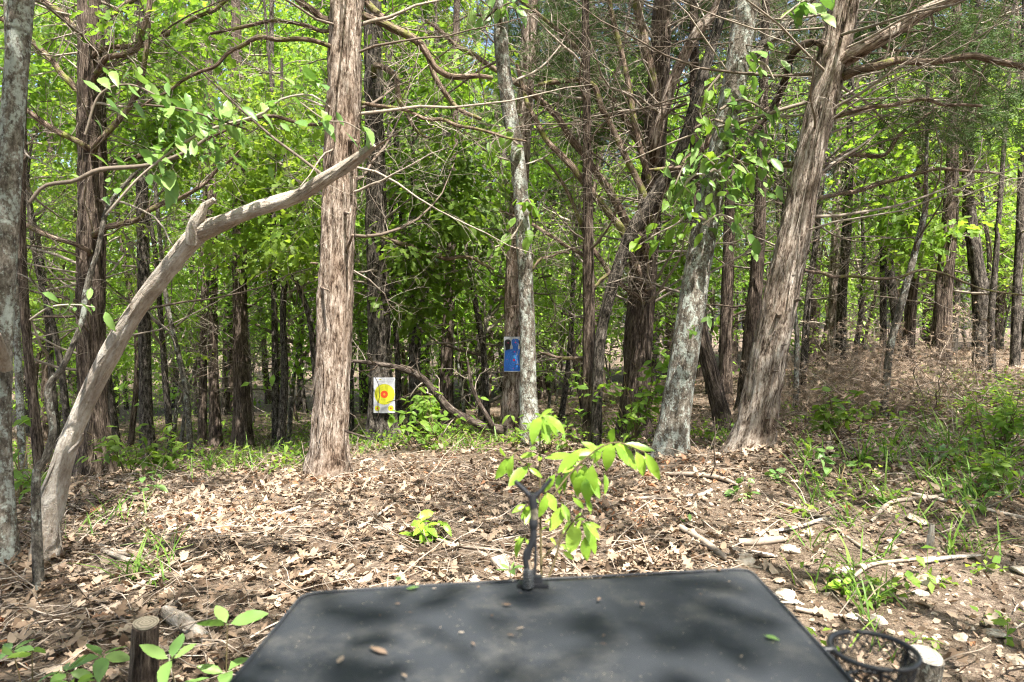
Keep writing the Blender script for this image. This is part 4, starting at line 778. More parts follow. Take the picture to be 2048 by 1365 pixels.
xy = wedge(30000, 1.3, 4.8, 3.0); xy = xy[xy[:, 0] > 0.15 * xy[:, 1]]; n = len(xy); scatter(a, *LT[1], np.column_stack([xy, gz(xy[:, 0], xy[:, 1]) + rg.uniform(0, 0.012, n)]), rots(rg.uniform(0, TAU, n), rg.normal(0, 0.4, n), rg.normal(0, 0.5, n)), rg.uniform(0.008, 0.032, n), litter_tone(n))
OK_ = [oak_leaf(s_, 0.035, b_) for s_, b_ in ((1, 0.25), (2, -0.3), (3, 0.5))]
xy = wedge(6500, 1.3, 9, 4.0); zz = gz(xy[:, 0], xy[:, 1]) + rg.uniform(0.008, 0.04, len(xy)); part = rg.integers(0, 3, len(xy))
for k in range(3):
    s_ = part == k; n = s_.sum(); scatter(a, *OK_[k], np.column_stack([xy[s_], zz[s_]]), rots(rg.uniform(0, TAU, n), rg.normal(0, 0.3, n), rg.normal(0, 0.35, n)), rg.uniform(0.04, 0.085, n), litter_tone(n))
for h in (main, rced, lean, snag, left, ltree, tced, otree, lced):     # drifts against the trunk feet
    n = 170; th = rg.uniform(0, TAU, n); rr = h[2][6, 3] * 1.15 + 0.16 * rg.random(n) ** 2; x = h[1][0] + rr * np.cos(th); y = h[1][1] + rr * np.sin(th)
    scatter(a, *LT[2], np.column_stack([x, y, gz(x, y) + rg.uniform(0, 0.05, n) * (1 - (rr - rr.min()) / 0.2).clip(0.2, 1)]), rots(rg.uniform(0, TAU, n), rg.normal(0, 0.5, n), rg.normal(0, 0.5, n)), rg.uniform(0.03, 0.075, n), litter_tone(n))
link('leaf_litter', a.mesh('leaf_litter', M['litter']), ground, kind='stuff')
OM = []
for k in range(4):
    a = Acc(); a.add(*oak_leaf(40 + k, 0.03, (0.3, -0.35, 0.6, 0.1)[k])); OM.append(a.mesh('fallen_leaf', M['litter_piece']))
xy = wedge(290, 1.5, 5.2, 3.0, 0.74); MM = rots(rg.uniform(0, TAU, 290), rg.normal(0, 0.28, 290), rg.normal(0, 0.32, 290))
for k in range(290):
    o = bpy.data.objects.new('fallen_leaf', OM[k % 4]); col.objects.link(o); o.parent = ground; s_ = rg.uniform(0.055, 0.095)
    o.matrix_local = Matrix.LocRotScale(Vector((xy[k, 0], xy[k, 1], g1(*xy[k]) + 0.035)), Matrix(MM[k].tolist()).to_quaternion(), (s_, s_, s_))
a = Acc(); xy = wedge(4000, 1.4, 13, 3.8); n = len(xy); z = gz(xy[:, 0], xy[:, 1]) + rg.uniform(0.01, 0.05, n); th = rg.uniform(0, TAU, n)
Q = wander(rg, np.column_stack([xy, z]), np.stack([np.cos(th), np.sin(th), rg.normal(0, 0.10, n)], 1), rg.uniform(0.08, 0.5, n), 5, 0.45)
Q[:, :, 2] = np.maximum(Q[:, :, 2], gz(Q[:, :, 0], Q[:, :, 1]) + 0.008)
tubes(a, Q, (rg.uniform(0.0014, 0.0045, n))[:, None] * np.linspace(1, 0.5, 5)[None], 3, rg.random(n)); link('litter_twigs', a.mesh('litter_twigs', M['stick']), ground, kind='stuff')
# grass
GB_V, GB_F = leaf_template([0, 0.4, 0.75, 1.0], [0.018, 0.02, 0.013, 0.001], 0.45, 0.1)
def px_ground(px, py):
    """ground point under a pixel of the photograph"""
    d = np.linspace(1.2, 30, 1500); z = CAMZ + (HY - py) / F * d; k = np.argmax(z < gz((px - CX) / F * d, d)); return np.array([(px - CX) / F * d[k], d[k], z[k]])
def field(boxes):
    out = []
    for x0, x1, y0, y1, n in boxes:
        for i in range(n): out.append(px_ground(rg.uniform(x0, x1), rg.uniform(y0, y1)))
    return np.array(out)
a = Acc(); c = field([(1600, 2048, 860, 1060, 30), (1800, 2048, 800, 1000, 24), (180, 620, 885, 960, 36), (0, 100, 920, 1000, 20), (700, 1000, 880, 910, 14), (1560, 2048, 1060, 1340, 12), (150, 330, 960, 1200, 10), (480, 720, 890, 920, 16)])
for p_ in c:
    n = int(rg.integers(5, 14)); pos = p_ + np.column_stack([rg.normal(0, 0.05, (n, 2)), np.zeros(n)])
    scatter(a, GB_V * np.array([1, 1, 1]), GB_F, pos, rots(rg.uniform(0, TAU, n), rg.uniform(0.7, 1.45, n), rg.normal(0, 0.3, n)), rg.uniform(0.08, 0.32, n) * min(1, p_[1] / 4), rg.random(n))
link('grass', a.mesh('grass', M['grass']), kind='stuff', label='sparse green grass blades sprouting through the leaf litter', cat='grass')
# low leafy ground plants in the shade of the trunks
a = Acc(); st = Acc(); c = field([(180, 620, 870, 950, 100), (0, 620, 800, 870, 150), (0, 110, 890, 990, 40), (700, 1060, 850, 905, 120), (1060, 1330, 850, 900, 60), (1600, 2048, 880, 1060, 28), (1880, 2048, 780, 960, 50), (1380, 1480, 850, 900, 20), (1560, 2048, 740, 860, 110), (1600, 2048, 1080, 1340, 12), (300, 700, 820, 870, 60)])
for p_ in c:
    far = min(1.0, p_[1] / 5); n = int(rg.integers(6, 16)); h = rg.uniform(0.06, 0.26) * far
    t = p_ + np.column_stack([rg.normal(0, 0.07 * far, (n, 2)), rg.uniform(0.15, 1, n) * h])
    scatter(a, BL_V, BL_F, t, rots(rg.uniform(0, TAU, n), rg.normal(-0.1, 0.4, n), rg.normal(0, 0.4, n)), rg.uniform(0.03, 0.075, n) * (0.6 + 0.4 * far), rg.random(n))
    tubes(a, np.stack([p_ + [0, 0, -0.02], p_ + [rg.normal(0, .01), rg.normal(0, .01), h]]), np.array([0.002, 0.001]), 3, 0.6)
link('ground_plants', a.mesh('ground_plants', M['leaf_yellow']), kind='stuff', label='low green leafy plants growing at the foot of the trees', cat='undergrowth')

# bushes and seedlings: each leaf a piece
def bush(name, label, px, py, d, h, wd, stems, per, L, mat, seed, group=None, base=None):
    r = np.random.default_rng(seed); b = P(px, py, d) if base is None else np.array(base); b[2] = g1(b[0], b[1])
    o = empty(name, b, label, 'bush' if h > 0.45 else 'seedling', group); n = stems
    d0 = np.column_stack([r.normal(0, wd * 0.8, (n, 2)), np.full(n, h)]); st_ = b + np.column_stack([r.normal(0, 0.03 * h, (n, 2)), np.full(n, -0.02)])
    Q = wander(r, st_, d0, np.linalg.norm(d0, axis=1) * r.uniform(0.6, 1.05, n), 8, 0.4); a = Acc()
    tubes(a, Q, (0.004 + 0.004 * h) * np.linspace(1, 0.3, 8)[None] * np.ones((n, 1)), 5, r.random(n)); T = side_twigs(a, r, Q, np.full((n, 8), 0.006), 4 if h > 0.45 else 1, (0.08 * h + 0.02, 0.35 * h), 0)
    link('stem', a.mesh('stem', M['stem'], b), o); allp = np.concatenate([Q.reshape(-1, 8, 3)[:, 3:].reshape(-1, 3), T[:, 1:].reshape(-1, 3)])
    for i in range(stems * per):
        p0 = allp[r.integers(0, len(allp))] + r.normal(0, 0.015, 3); th = r.uniform(0, TAU); dv = np.array([math.cos(th), math.sin(th), r.uniform(-0.6, 0.35)]); dv /= np.linalg.norm(dv)
        leaf_obj(o, b, p0, p0 + dv * L * r.uniform(0.7, 1.25), r.uniform(1.0, 1.35), mat, r)
    return o
bush('leafy_bush', 'tall leafy green bush in front of the dark mossy cedar', 1262, 868, 7.0, 1.05, 0.32, 9, 24, 0.105, 'leaf_yellow', 301)
bush('leafy_bush', 'small leafy bush at the foot of the speckled tree right side', 1092, 872, 6.6, 0.5, 0.16, 6, 12, 0.09, 'leaf_yellow', 302)
bush('leafy_bush', 'leafy bush under the fallen limb left of the speckled tree', 880, 896, 6.8, 0.52, 0.34, 8, 14, 0.10, 'leaf_yellow', 303)
bush('leafy_bush', 'dark leafy bush right of the big leaning cedar', 1668, 850, 6.2, 0.55, 0.42, 8, 14, 0.10, 'leaf', 304)
bush('leafy_bush', 'dense green bush at the right picture edge', 2000, 860, 5.2, 0.5, 0.3, 10, 16, 0.075, 'leaf_yellow', 305)
bush('leafy_bush', 'low green bush under the right-edge grass', 2010, 960, 4.2, 0.3, 0.3, 9, 12, 0.065, 'leaf', 306)
bush('leafy_bush', 'leafy shrub at the foot of the straight grey trunk', 255, 940, 6.8, 0.6, 0.25, 6, 14, 0.10, 'leaf', 307)
bush('leafy_bush', 'leafy shrub between the snag and the dark left cedar', 330, 930, 6.6, 0.5, 0.3, 6, 12, 0.10, 'leaf', 308)
bush('leafy_bush', 'green bush behind the left lichen trunk foot', 40, 960, 5.0, 0.6, 0.2, 6, 12, 0.09, 'leaf_yellow', 309)
bush('leafy_bush', 'leafy bush right of the oak with the yellow target', 840, 880, 8.0, 0.75, 0.25, 7, 16, 0.11, 'leaf_yellow', 310)
GS = 'small green seedlings in the leaf litter'
for k, (px, py, h, wd, st_, per, L, mat, lab) in enumerate([
    (848, 1085, 0.17, 0.07, 4, 7, 0.085, 'leaf_sap', 'yellow-green seedling in the sunlit leaves left of the gun rest'),
    (1495, 990, 0.14, 0.12, 4, 6, 0.07, 'leaf_near', 'green seedling below the foot of the big leaning cedar'),
    (1560, 960, 0.10, 0.10, 4, 5, 0.06, 'leaf_near', 'spreading seedling right of the foot of the big leaning cedar'),
    (1685, 965, 0.24, 0.08, 3, 6, 0.07, 'leaf_near', 'tall thin seedling among the right-hand grass'),
    (1690, 1190, 0.11, 0.03, 2, 4, 0.085, 'leaf_sap', 'pale two-leaved seedling among the white stones'),
    (1370, 1050, 0.08, 0.04, 2, 4, 0.05, 'leaf_near', 'tiny seedling above the far right corner of the table'),
    (300, 1000, 0.22, 0.12, 3, 5, 0.075, 'leaf_near', 'dark seedling on the slope right of the snag foot'),
    (1745, 1010, 0.08, 0.08, 3, 4, 0.07, 'leaf_near', 'seedling lying by the grey stick on the right'),
    (1950, 990, 0.16, 0.16, 5, 6, 0.07, 'leaf_near', 'broad-leaved seedling left of the right-edge bush'),
    (1880, 930, 0.2, 0.14, 4, 6, 0.07, 'leaf_near', 'leafy seedling below the brush pile')]):
    g_ = px_ground(px, py); bush('green_seedling', lab, px, py, g_[1], h, wd, st_, per, L, mat, 330 + k, GS, g_)
# creepers and near leaves by the left stump: leaves set out by hand
def whorl(name, label, base, top, n, L, mat, seed, droop=0.25, group=None, pairs=1, wide=1.3, phase=0.0):
    r = np.random.default_rng(seed); base = np.array(base); top = np.array(top); o = empty(name, base, label, 'seedling', group)
    a = Acc(); mid = (base + top) / 2 + r.normal(0, 0.01, 3); k = smooth([base - [0, 0, 0.02], mid, top], 8); tubes(a, k, np.linspace(0.0025, 0.0015, 8), 6); link('stem', a.mesh('stem', M['stem'], base), o)
    for q in range(pairs):
        c_ = top - (top - base) * 0.28 * q
        for i in range(n):
            th = phase + TAU * i / n + r.normal(0, 0.15) + q * 0.8; dv = np.array([math.cos(th), math.sin(th), r.normal(-droop + 0.2, 0.15)]); dv /= np.linalg.norm(dv)
            leaf_obj(o, base, c_ + dv * 0.008, c_ + dv * L * r.uniform(0.7, 1.15), wide * r.uniform(0.72, 0.9), mat, r)
    return o
def on_ground(px, d): x = (px - CX) / F * d; return np.array([x, d, g1(x, d)])
GV = 'five-leaved creepers in the lower left corner'
whorl('creeper', 'five-leaved creeper at the left picture edge', on_ground(45, 2.05), P(25, 1302, 2.02), 5, 0.085, 'leaf_near', 1, 0.1, GV)
whorl('creeper', 'small pale five-leaved creeper second from the left edge', on_ground(70, 2.05), P(64, 1304, 2.0), 5, 0.055, 'leaf_yellow', 2, 0.1, GV)
whorl('creeper', 'large five-leaved creeper left of the short left stump', on_ground(215, 2.05), P(205, 1312, 1.98), 5, 0.095, 'leaf_near', 3, 0.15, GV)
whorl('creeper', 'low dark creeper under the large five-leaved creeper', on_ground(140, 1.9), P(135, 1345, 1.88), 5, 0.075, 'leaf_near', 4, 0.1, GV)
whorl('creeper', 'pale creeper at the bottom edge left of the stump', on_ground(140, 1.85), P(150, 1368, 1.83), 5, 0.06, 'leaf_yellow', 5, 0.1, GV)
whorl('green_seedling', 'bright seedling with paired leaves in front of the short left stump', on_ground(350, 1.75), P(342, 1320, 1.66), 4, 0.085, 'leaf_near', 6, -0.15, GS, 2, 1.25, 0.1)
whorl('green_seedling', 'taller green seedling at the left edge of the table', on_ground(445, 1.75), P(455, 1250, 1.66), 3, 0.09, 'leaf_near', 7, -0.2, GS, 3, 1.3, 0.2)

# ------------------------------------------------------------------ sapling in front of the table
sb = on_ground(1082, 1.72); so = empty('leafy_sapling', sb, 'bright yellow-green sapling just behind the forked gun rest', 'sapling'); rs = np.random.default_rng(8)
def tw(pts, d, name='stem'):
    rows = np.array([np.r_[P(p_[0], p_[1], d if len(p_) < 4 else p_[3]), p_[2] / 2 / F * d] for p_ in pts]); k = smooth(rows, 16); a = Acc(); tubes(a, k[:, :3], k[:, 3], 6, 0.3); return link(name, a.mesh(name, M['stem'], sb), so)
k = smooth([sb - [0, 0, 0.03], P(1084, 1250, 1.72), P(1080, 1000, 1.72), P(1080, 850, 1.72)], 20); a = Acc(); tubes(a, k, np.linspace(0.005, 0.002, 20), 7, 0.2); link('stem', a.mesh('stem', M['stem'], sb), so)
tw([(1082, 960, 4), (1050, 925, 3), (1010, 915, 3)], 1.72, 'twig'); tw([(1082, 1030, 5), (1130, 960, 4), (1180, 910, 4), (1230, 885, 3), (1290, 905, 3)], 1.70, 'twig')
tw([(1082, 1120, 4), (1120, 1080, 4), (1150, 1040, 3), (1190, 1020, 2)], 1.70, 'twig'); tw([(1084, 1190, 4), (1110, 1120, 4), (1125, 1060, 3)], 1.70, 'twig')
for bx_, by_, tx, ty, wd in [(1082, 834, 1060, 868, 1.3), (1086, 836, 1092, 882, 1.2), (1092, 834, 1116, 864, 1.0), (1096, 832, 1128, 862, 1.0), (1080, 834, 1104, 822, 1.1), (1084, 832, 1120, 846, 1.0),
    (1026, 912, 996, 952, 1.0), (1026, 914, 1014, 950, 1.1), (1012, 914, 1000, 900, 1.0), (1056, 932, 1024, 972, 1.3), (1040, 914, 1070, 912, 1.0), (1058, 936, 1080, 950, 0.9),
    (1150, 912, 1098, 914, 1.0), (1160, 906, 1120, 940, 1.1), (1150, 935, 1130, 940, 1.2), (1190, 905, 1140, 912, 1.0), (1170, 930, 1166, 976, 1.3), (1140, 938, 1120, 976, 1.0), (1150, 938, 1146, 972, 1.2), (1160, 945, 1158, 985, 1.4),
    (1185, 930, 1178, 990, 1.1), (1180, 950, 1196, 992, 1.0), (1172, 956, 1170, 996, 1.2), (1186, 952, 1200, 968, 1.1), (1215, 890, 1182, 905, 1.1), (1222, 884, 1224, 862, 1.4), (1222, 886, 1214, 930, 1.3), (1230, 888, 1252, 928, 1.0), (1236, 886, 1270, 934, 0.9), (1240, 886, 1240, 916, 1.1),
    (1262, 896, 1272, 888, 1.2), (1272, 904, 1290, 946, 1.2), (1290, 906, 1318, 954, 0.9), (1246, 888, 1300, 905, 0.9), (1200, 905, 1170, 885, 1.0),
    (1090, 990, 1086, 1030, 1.3), (1094, 986, 1110, 1018, 1.3), (1050, 1010, 1030, 1020, 1.0), (1056, 1014, 1044, 1036, 1.0), (1070, 1010, 1052, 1045, 1.2),
    (1130, 1012, 1104, 1056, 1.2), (1124, 1008, 1136, 1040, 1.2), (1150, 1045, 1128, 1064, 1.1), (1156, 1050, 1140, 1100, 1.3), (1166, 1050, 1196, 1096, 1.1), (1170, 1074, 1172, 1116, 1.2), (1170, 1046, 1198, 1070, 1.0), (1150, 1044, 1160, 1028, 1.1), (1164, 1048, 1194, 1050, 0.9), (1172, 1000, 1184, 1014, 1.2),
    (1146, 995, 1164, 1018, 1.0), (1048, 1076, 1022, 1106, 1.1), (1044, 1074, 1030, 1082, 1.0), (1050, 1076, 1056, 1090, 1.0), (1120, 1090, 1134, 1096, 1.2), (1126, 1104, 1146, 1116, 1.0)]:
    dd = 1.72 + rs.normal(0, 0.035); b_ = P(bx_, by_, dd); t_ = P(tx, ty, dd - rs.uniform(0.0, 0.03)); leaf_obj(so, sb, b_, b_ + (t_ - b_) * 1.15, wd * 0.92, 'leaf_sap', rs, (rs.normal(0, 0.3), -0.75 + rs.normal(0, 0.2), 0.75))
for i in range(26):
    c_ = [(1085, 900), (1120, 955), (1160, 930), (1205, 900), (1250, 895), (1150, 1030), (1120, 1080), (1175, 1040), (1060, 1000), (1030, 925), (1190, 940), (1140, 985), (1100, 1040)][i % 13]; dd = 1.72 + rs.normal(0, 0.05); b_ = P(c_[0] + rs.normal(0, 12), c_[1] + rs.normal(0, 10), dd); th = rs.uniform(0, TAU)
    leaf_obj(so, sb, b_, b_ + np.array([math.cos(th) * 0.6, math.sin(th) * 0.6, rs.uniform(-1.0, 0.1)]) * rs.uniform(0.03, 0.06), rs.uniform(0.75, 1.0), 'leaf_sap', rs)
whorl('green_seedling', 'small green seedling behind the table edge by the white stone', on_ground(1000, 2.4), P(1022, 1140, 2.4), 5, 0.06, 'leaf_near', 12, 0.0, GS, 1, 1.2)

# ------------------------------------------------------------------ brush pile, fallen limb, sticks
bp = on_ground(1770, 7.8); bo = empty('brush_pile', bp, 'rusty brown pile of dead cedar branches in the right middle distance', 'brush pile'); rp = np.random.default_rng(66); a = Acc()
n = 140; cx_ = rp.normal(0, 0.8, n); cyy = rp.normal(0, 0.5, n); x = bp[0] + cx_; y = bp[1] + cyy; z = gz(x, y); th = rp.uniform(0, TAU, n); hp = np.exp(-((x - bp[0] - 0.15) / 0.9) ** 2)
Q = wander(rp, np.column_stack([x, y, z + rp.random(n) * 0.22 * hp]), np.stack([np.cos(th), np.sin(th) * 0.6, rp.uniform(0.0, 0.85, n) * (0.35 + hp)], 1), rp.uniform(0.4, 1.15, n), 8, 0.7, -0.7)
Q[:, :, 2] = np.maximum(Q[:, :, 2], gz(Q[:, :, 0], Q[:, :, 1]) + 0.01); rr = rp.uniform(0.003, 0.009, n)[:, None] * np.linspace(1, 0.3, 8)[None]; tubes(a, Q, rr, 4, rp.random(n)); T = side_twigs(a, rp, Q, rr, 7, (0.12, 0.4), 1)
link('branches', a.mesh('branches', M['stick'], bp), bo, kind='stuff'); a = Acc(); cedar_sprays(a, rp, np.vstack([T[:, -1], T[:, 2]]), 3, 0.06, 0.075); link('dead_needles', a.mesh('dead_needles', M['rust'], bp), bo, kind='stuff')
def stick(name, label, pts, d=None, mat='stick', S=8, twigs=0, seed=0, group=None, cat='stick', kind='dead', lift=0.012):
    """a fallen stick: rows (px, py, width[, depth]); without a depth it lies on the ground under that pixel"""
    rows = []
    for p_ in pts:
        if len(p_) > 3: q = P(p_[0], p_[1], p_[3]); dd = p_[3]
        else: q = px_ground(p_[0], p_[1]); dd = q[1]; q = q + [0, 0, lift + p_[2] / 4 / F * dd]
        rows.append(np.r_[q, p_[2] / 2 / F * dd])
    rows = np.array(rows); b = rows[0, :3].copy(); o = empty(name, b, label, cat, group); a = Acc(); trunk_mesh(a, rows[:, :3], rows[:, 3], S, 0.03, kind, seed)
    c = rows[0, :3]; link('shaft', a.mesh('shaft', M[mat], b), o)
    if twigs:
        a = Acc(); k = smooth(rows, 14); side_twigs(a, np.random.default_rng(seed), k[None, :, :3], k[None, :, 3], twigs, (0.12, 0.5), 1, 0.35); link('twigs', a.mesh('twigs', M['twig'], b), o, kind='stuff')
    return o
stick('fallen_limb', 'dark fallen limb arching from the thick cedar down past the furrowed oak', [(1012, 862, 19, 7.4), (960, 850, 18, 7.4), (905, 822, 17, 7.4), (870, 784, 16, 7.4), (838, 752, 14, 7.4), (790, 734, 11, 7.4), (735, 726, 9, 7.4), (700, 722, 6, 7.4)], mat='log', S=14, twigs=16, seed=5, cat='fallen branch')
stick('dead_branch', 'crooked black dead branch standing up from the fallen limb', [(985, 852, 11, 7.35), (955, 800, 9, 7.35), (940, 760, 7, 7.35), (935, 720, 4, 7.35)], mat='log', S=8, twigs=8, seed=6, cat='fallen branch')
stick('dead_branch', 'thin pale dead branch poking right from the foot of the thick cedar', [(690, 862, 5, 5.4), (735, 876, 4, 5.3), (750, 880, 2.5, 5.25)], mat='log', S=6, twigs=8, seed=7, cat='fallen branch')
GK = 'fallen sticks on the forest floor'
for k, (lab, pts, tw_) in enumerate([
    ('long pale stick lying across the middle right litter', [(1255, 1003, 6), (1330, 1000, 8), (1400, 996, 9), (1422, 985, 7)], 2), ('curved brown stick left of the lichen tree foot shade', [(1330, 953, 8), (1390, 955, 10), (1440, 962, 9), (1475, 975, 5)], 2),
    ('brown stick running down to the far right table corner', [(1360, 1062, 12), (1400, 1085, 13), (1440, 1115, 12), (1462, 1132, 9)], 1), ('grey forked stick in the right middle ground', [(1520, 1072, 6), (1590, 1062, 8), (1640, 1046, 8), (1660, 1040, 5)], 3),
    ('long thin stick slanting through the right middle ground', [(1560, 1012, 7), (1640, 1040, 8), (1700, 1085, 7), (1770, 1130, 5)], 4), ('grey curved stick below the right-hand grass', [(1742, 1050, 7), (1785, 1010, 9), (1860, 1002, 8), (1920, 985, 5)], 3),
    ('dark stick crossing the right-hand grass', [(1790, 985, 5), (1880, 1005, 8), (1960, 1022, 8), (2048, 1042, 7)], 4), ('pale broken branch piece left of the white stones', [(1478, 1092, 14), (1520, 1092, 16), (1566, 1086, 13)], 0),
    ('long pale stick among the white stones', [(1702, 1165, 8), (1740, 1138, 9), (1800, 1128, 7), (1870, 1122, 6)], 2), ('grey stick end right of the white stones', [(1840, 1132, 8), (1900, 1122, 9), (1960, 1118, 7)], 0),
    ('short pale stick beside the left edge of the table', [(672, 1162, 7), (705, 1138, 8), (750, 1106, 6)], 0), ('thin stick left of the gun rest', [(868, 1083, 7), (920, 1098, 7), (1010, 1108, 6)], 2),
    ('dark stick in the litter below the thick cedar', [(716, 1066, 5), (750, 1040, 6), (790, 1012, 5)], 1), ('white broken stick on the left slope', [(205, 1060, 7), (222, 1040, 8), (242, 1030, 6)], 1),
    ('brown stick in the left litter', [(200, 1098, 9), (240, 1112, 10), (282, 1122, 8)], 1), ('pale stick half sunk in the left litter', [(205, 1108, 10), (262, 1128, 10), (280, 1110, 8)], 0),
    ('long grey stick leading from the snag foot towards the stump', [(60, 1108, 5), (130, 1160, 6), (200, 1215, 6), (270, 1262, 5)], 3), ('thin white stick left of the snag foot', [(60, 1112, 6), (100, 1125, 6), (150, 1145, 5)], 2),
    ('broken bark slab right of the short left stump', [(330, 1235, 26), (370, 1262, 30), (412, 1290, 22)], 0), ('grey wood chunk above the short left stump', [(336, 1228, 18), (352, 1216, 18), (366, 1210, 14)], 0),
    ('pale stick on the ground right of the table', [(1590, 1225, 9), (1640, 1236, 9), (1690, 1240, 6)], 1), ('sun-bleached stick in the litter below the yellow target', [(600, 1020, 7), (560, 1035, 7), (520, 1060, 6)], 1),
    ('twiggy stick in the grass above the seedlings', [(1700, 900, 5), (1760, 920, 6), (1840, 925, 6), (1930, 905, 5)], 3), ('brown stick at the foot of the brush pile', [(1570, 880, 5), (1660, 890, 6), (1740, 885, 5)], 2)]):
    stick('fallen_stick', lab, pts, seed=80 + k, twigs=tw_, group=GK, mat='stick' if k % 3 else 'deadwood', S=8)
def post(name, label, bpt, tpt, r0, r1, barkm, cutm, seed, cat='stump', tilt=(0.0, 0.0)):
    o = empty(name, bpt, label, cat); a = Acc(); bpt = np.array(bpt); tpt = np.array(tpt); trunk_mesh(a, [bpt - [0, 0, 0.06], bpt, tpt], [r0 * 1.1, r0, r1], 36, 0.008, 'cedar', seed, 0.2); me = a.mesh('trunk', M[barkm], bpt); link('trunk', me, o)
    th = np.arange(32) / 32 * TAU; rr = r1 * (0.97 + 0.05 * np.sin(3 * th + seed)); ax = (tpt - bpt) / np.linalg.norm(tpt - bpt)
    ring = np.stack([np.cos(th) * rr, np.sin(th) * rr, -(np.cos(th) * rr * ax[0] + np.sin(th) * rr * ax[1]) / ax[2]], 1); a = Acc()
    a.add(np.vstack([ring * [1, 1, 1] + [0, 0, 0.0], [[0, 0, 0.002]]]), [(k, (k + 1) % 32, 32) for k in range(32)])
    c = link('cut_top', a.mesh('cut_top', M[cutm], (0, 0, 0)), o); c.location = Vector(tpt - bpt + ax * 0.004); return o
post('stump', 'short cut cedar stump in the lower left corner', on_ground(285, 2.0), P(292, 1248, 1.95), 0.042, 0.035, 'cedar_dark', 'cut', 5, tilt=(-0.25, -0.1))
post('stump', 'pale sawn stump beside the black cup holder ring', on_ground(1806, 1.86), P(1850, 1312, 1.8), 0.046, 0.043, 'grey', 'cut_pale', 6, tilt=(-0.35, -0.1))
g_ = px_ground(1860, 1100); post('stub_post', 'thin broken stub standing in the right-hand litter', g_, g_ + [0.01, 0, 0.13], 0.014, 0.012, 'deadwood', 'cut', 7, 'stump')

# ------------------------------------------------------------------ stones
GR = 'pale limestone rocks'
def rock(label, px, py, wpx, flat, seed, yaw=0.0):
    r = np.random.default_rng(seed); g_ = px_ground(px, py); wd = wpx / F * g_[1] * 0.58
    import bmesh
    bm = bmesh.new(); pts = r.normal(0, 1, (22, 3)); pts /= np.linalg.norm(pts, axis=1, keepdims=True); pts *= r.uniform(0.8, 1.12, (22, 1)); pts *= np.array([1, r.uniform(0.6, 0.95), flat])
    for p_ in pts: bm.verts.new(p_ * wd)
    bmesh.ops.convex_hull(bm, input=bm.verts); bmesh.ops.delete(bm, geom=[v for v in bm.verts if not v.link_faces], context='VERTS')
    bmesh.ops.bevel(bm, geom=list(bm.edges), offset=wd * 0.10, segments=2, affect='EDGES', profile=0.5)
    bmesh.ops.triangulate(bm, faces=bm.faces); bmesh.ops.subdivide_edges(bm, edges=[e for e in bm.edges if e.calc_length() > wd * 0.35], cuts=1)
    for v in bm.verts: v.co += Vector(r.normal(0, wd * 0.018, 3))
    me = bpy.data.meshes.new('rock'); bm.to_mesh(me); bm.free(); me.materials.append(M['rock'])
    o = link('rock', me, label=label, cat='rock', group=GR); o.location = Vector(g_) + Vector((0, 0, 0.006 + wd * flat * 0.45)); o.rotation_euler = (r.normal(0, 0.12), r.normal(0, 0.12), yaw + r.uniform(0, TAU)); return o
for k, (lab, px, py, wd, fl) in enumerate([
    ('largest white rock behind the table left of the gun rest', 1005, 1140, 62, 0.55), ('small brown rock touching the white rock behind the table', 978, 1150, 26, 0.6), ('flat white rock behind the right table corner', 1484, 1126, 56, 0.25),
    ('grey flat slab right of the far table corner', 1520, 1112, 70, 0.12), ('white rock alone in the right shade', 1834, 1046, 46, 0.4), ('white rock left of the pale seedling', 1660, 1148, 24, 0.45), ('tall white rock right of the pale seedling', 1696, 1150, 26, 0.7),
    ('white rock nearest the long stick end', 1722, 1138, 24, 0.6), ('white rock right of the long stick', 1798, 1160, 30, 0.5), ('biggest tan rock in the right clearing', 1856, 1168, 46, 0.5), ('white rock at the right picture edge', 2040, 1148, 40, 0.4),
    ('low white rock below the pale seedling', 1748, 1196, 32, 0.35), ('small white rock in the centre of the stones', 1782, 1194, 24, 0.4), ('tan rock right of the small centre stone', 1802, 1204, 24, 0.5), ('flat tan slab among the stones', 1712, 1240, 46, 0.2),
    ('tan slab touching the flat slab', 1755, 1246, 36, 0.25), ('long white rock beside the right table edge', 1574, 1200, 56, 0.3), ('tan rock right of the table corner', 1620, 1180, 40, 0.4), ('small tan rock by the table corner', 1560, 1168, 24, 0.5),
    ('white rock above the sawn stump', 1922, 1284, 32, 0.55), ('tan rock right above the sawn stump', 1990, 1276, 42, 0.4), ('tiny white rock beside the right tan rock', 1972, 1284, 12, 0.6), ('white rock in the lower right corner', 2036, 1330, 50, 0.4),
    ('pale rock under the brown stick', 1580, 1106, 44, 0.4), ('small rock left of the thin stub', 1636, 1108, 26, 0.5), ('flat rock low in the right clearing', 1842, 1190, 30, 0.25), ('tan rock beside the lone white rock', 1776, 1084, 22, 0.4)]):
    rock(lab, px, py, wd, fl, 700 + k)
# scraps of stone too small to count
a = Acc(); c = field([(1540, 2048, 1120, 1360, 160)]); cubeV = np.array([(-1, -1, -1), (1, -1, -1), (1, 1, -1), (-1, 1, -1), (-.7, -.6, 1), (.6, -.7, .8), (.7, .6, 1), (-.6, .7, .7)]) * 0.5; cubeF = [(0, 3, 2, 1), (4, 5, 6, 7), (0, 1, 5, 4), (1, 2, 6, 5), (2, 3, 7, 6), (3, 0, 4, 7)]
n = len(c); scatter(a, cubeV * np.array([1, 0.7, 0.45]), np.array(cubeF), c + [0, 0, 0.004], rots(rg.uniform(0, TAU, n), rg.normal(0, 0.3, n), rg.normal(0, 0.3, n)), rg.uniform(0.008, 0.035, n), rg.random(n))
link('stone_chips', a.mesh('stone_chips', M['rock'], flat=True), ground, kind='stuff')

